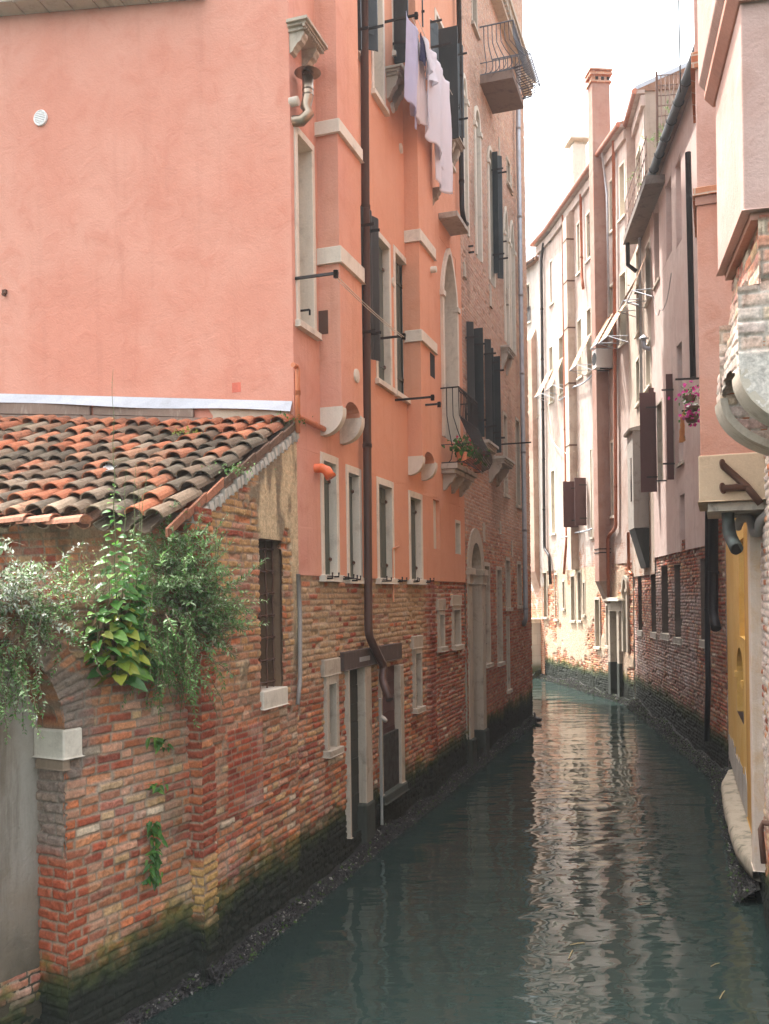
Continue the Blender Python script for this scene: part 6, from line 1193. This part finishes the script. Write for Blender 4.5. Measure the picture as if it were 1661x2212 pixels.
# ---- cables slung along and across the right bank
def cable(label, pts, r=.012, sag=.25, mat=None):
    s = MB(); Q = []
    for a, b in zip(pts[:-1], pts[1:]): Q += [tuple(Vector(a)*(1-f)+Vector(b)*f-Vector((0, 0, sag*4*f*(1-f)))) for f in np.linspace(0, 1, 12)]
    s.tube(Q, r, 5); o = s.build('cable', mat or ZINC, None, 0, Q[0]); tag(o, label, 'cable', 'loose cables'); return o
w2 = lambda px, py, F=None, d=.12: (F or fr_at(px)).w(*(lambda q: (q[0], d, q[1]))((F or fr_at(px)).uz(px, py, d)))
cable('pale cable looping in a deep sag below the awnings of the pale house', [w2(1182, 880), w2(1192, 950), w2(1240, 975)], .022, .25, STONEW)
cable('bundle of grey cables clipped along the pale house at the awning level', [w2(1206, 865), w2(1240, 835), w2(1279, 810)], .03, .08)
cable('pair of cables bracketed over the flue below the brown shutters', [w2(1212, 1162), w2(1245, 1150), w2(1279, 1142)], .03, .03)
cable('thin looping wire on the mauve house below its top windows', [w2(1412, 640), w2(1425, 668), w2(1450, 590)], .010, .3, PLASTICG)
cable('thin wire hanging down the sky beside the pink flue', [P3(1465, -30, 16), P3(1470, 200, 16)], .012, 0, IRON)
cable('white cord slung between the zinc pipe and the whitish house', [w2(1130, 915, FR4), w2(1165, 895, FR4)], .02, .12, STONEW)
s = MB(FR1); tag_ = None
# ---- waterbird
def bird():
    p = Vector(P3(1162, 1560, 24.6)); p.z = .03; bm = bmesh.new(); L = bm.verts.layers.skin.verify()
    J = [((0, -.17, .10), .012), ((0, -.13, .07), .035), ((0, -.05, .05), .075), ((0, .05, .05), .085), ((0, .12, .08), .055), ((0, .15, .15), .030), ((0, .15, .21), .034), ((0, .19, .21), .024), ((0, .235, .20), .006)]
    prev = None
    for c, r in J:
        v = bm.verts.new((c[0], -c[1], c[2])); v[L].radius = (r, r)
        if prev: bm.edges.new((prev, v))
        else: v[L].use_root = True
        prev = v
    me = bpy.data.meshes.new('water_bird'); bm.to_mesh(me); bm.free(); o = bpy.data.objects.new('water_bird', me); S.collection.objects.link(o); o.location = p; o.rotation_euler = (0, 0, math.radians(205)); o.modifiers.new('skin', 'SKIN').use_smooth_shade = True; q = o.modifiers.new('sub', 'SUBSURF'); q.levels = q.render_levels = 2
    me.materials.append(m_paint('dark_feathers', (.045, .04, .038), (.12, .11, .10), .7)); tag(o, 'small dark water bird floating on the canal at the far corner of the palace', 'bird')
bird()
# ---- floating straws
for (x, y, a, l, lab) in ((1247, 2040, .3, .16, 'straw floating near the bright middle reflection'), (1233, 2062, 1.2, .20, 'longest pale straw floating on the bright reflection'), (1545, 2085, .6, .13, 'bent straw floating near the right bank'), (1560, 2150, 1.0, .18, 'pale straw floating lowest by the right bank')):
    rx, rz = ray(x, y); Y = -CAMH/rz; s = MB(); s.tube([(rx*Y-l/2*math.cos(a), Y-l/2*math.sin(a), .006), (rx*Y, Y, .012), (rx*Y+l/2*math.cos(a), Y+l/2*math.sin(a), .006)], .004, 5); tag(s.build('floating_straw', m_paint('straw', (.50, .36, .18)), None, 0, (rx*Y, Y, 0)), lab, 'straw', 'straws floating on the canal')

# ------------------------------------------------------------------ haze volume added to imitate veiling lens glare
def haze():
    m = bpy.data.materials.new('haze'); m.use_nodes = True; t = m.node_tree; t.nodes.remove(t.nodes['Principled BSDF']); v = t.nodes.new('ShaderNodeVolumePrincipled'); v.inputs['Color'].default_value = (.95, .95, .96, 1); v.inputs['Density'].default_value = HAZE; v.inputs['Anisotropy'].default_value = .3
    t.links.new(v.outputs[0], t.nodes['Material Output'].inputs['Volume']); s = MB(); s.box(-40, 40, -6, 70, -1.0, 26); o = s.build('haze', m); o['kind'] = 'stuff'
HAZE = .0009
haze()
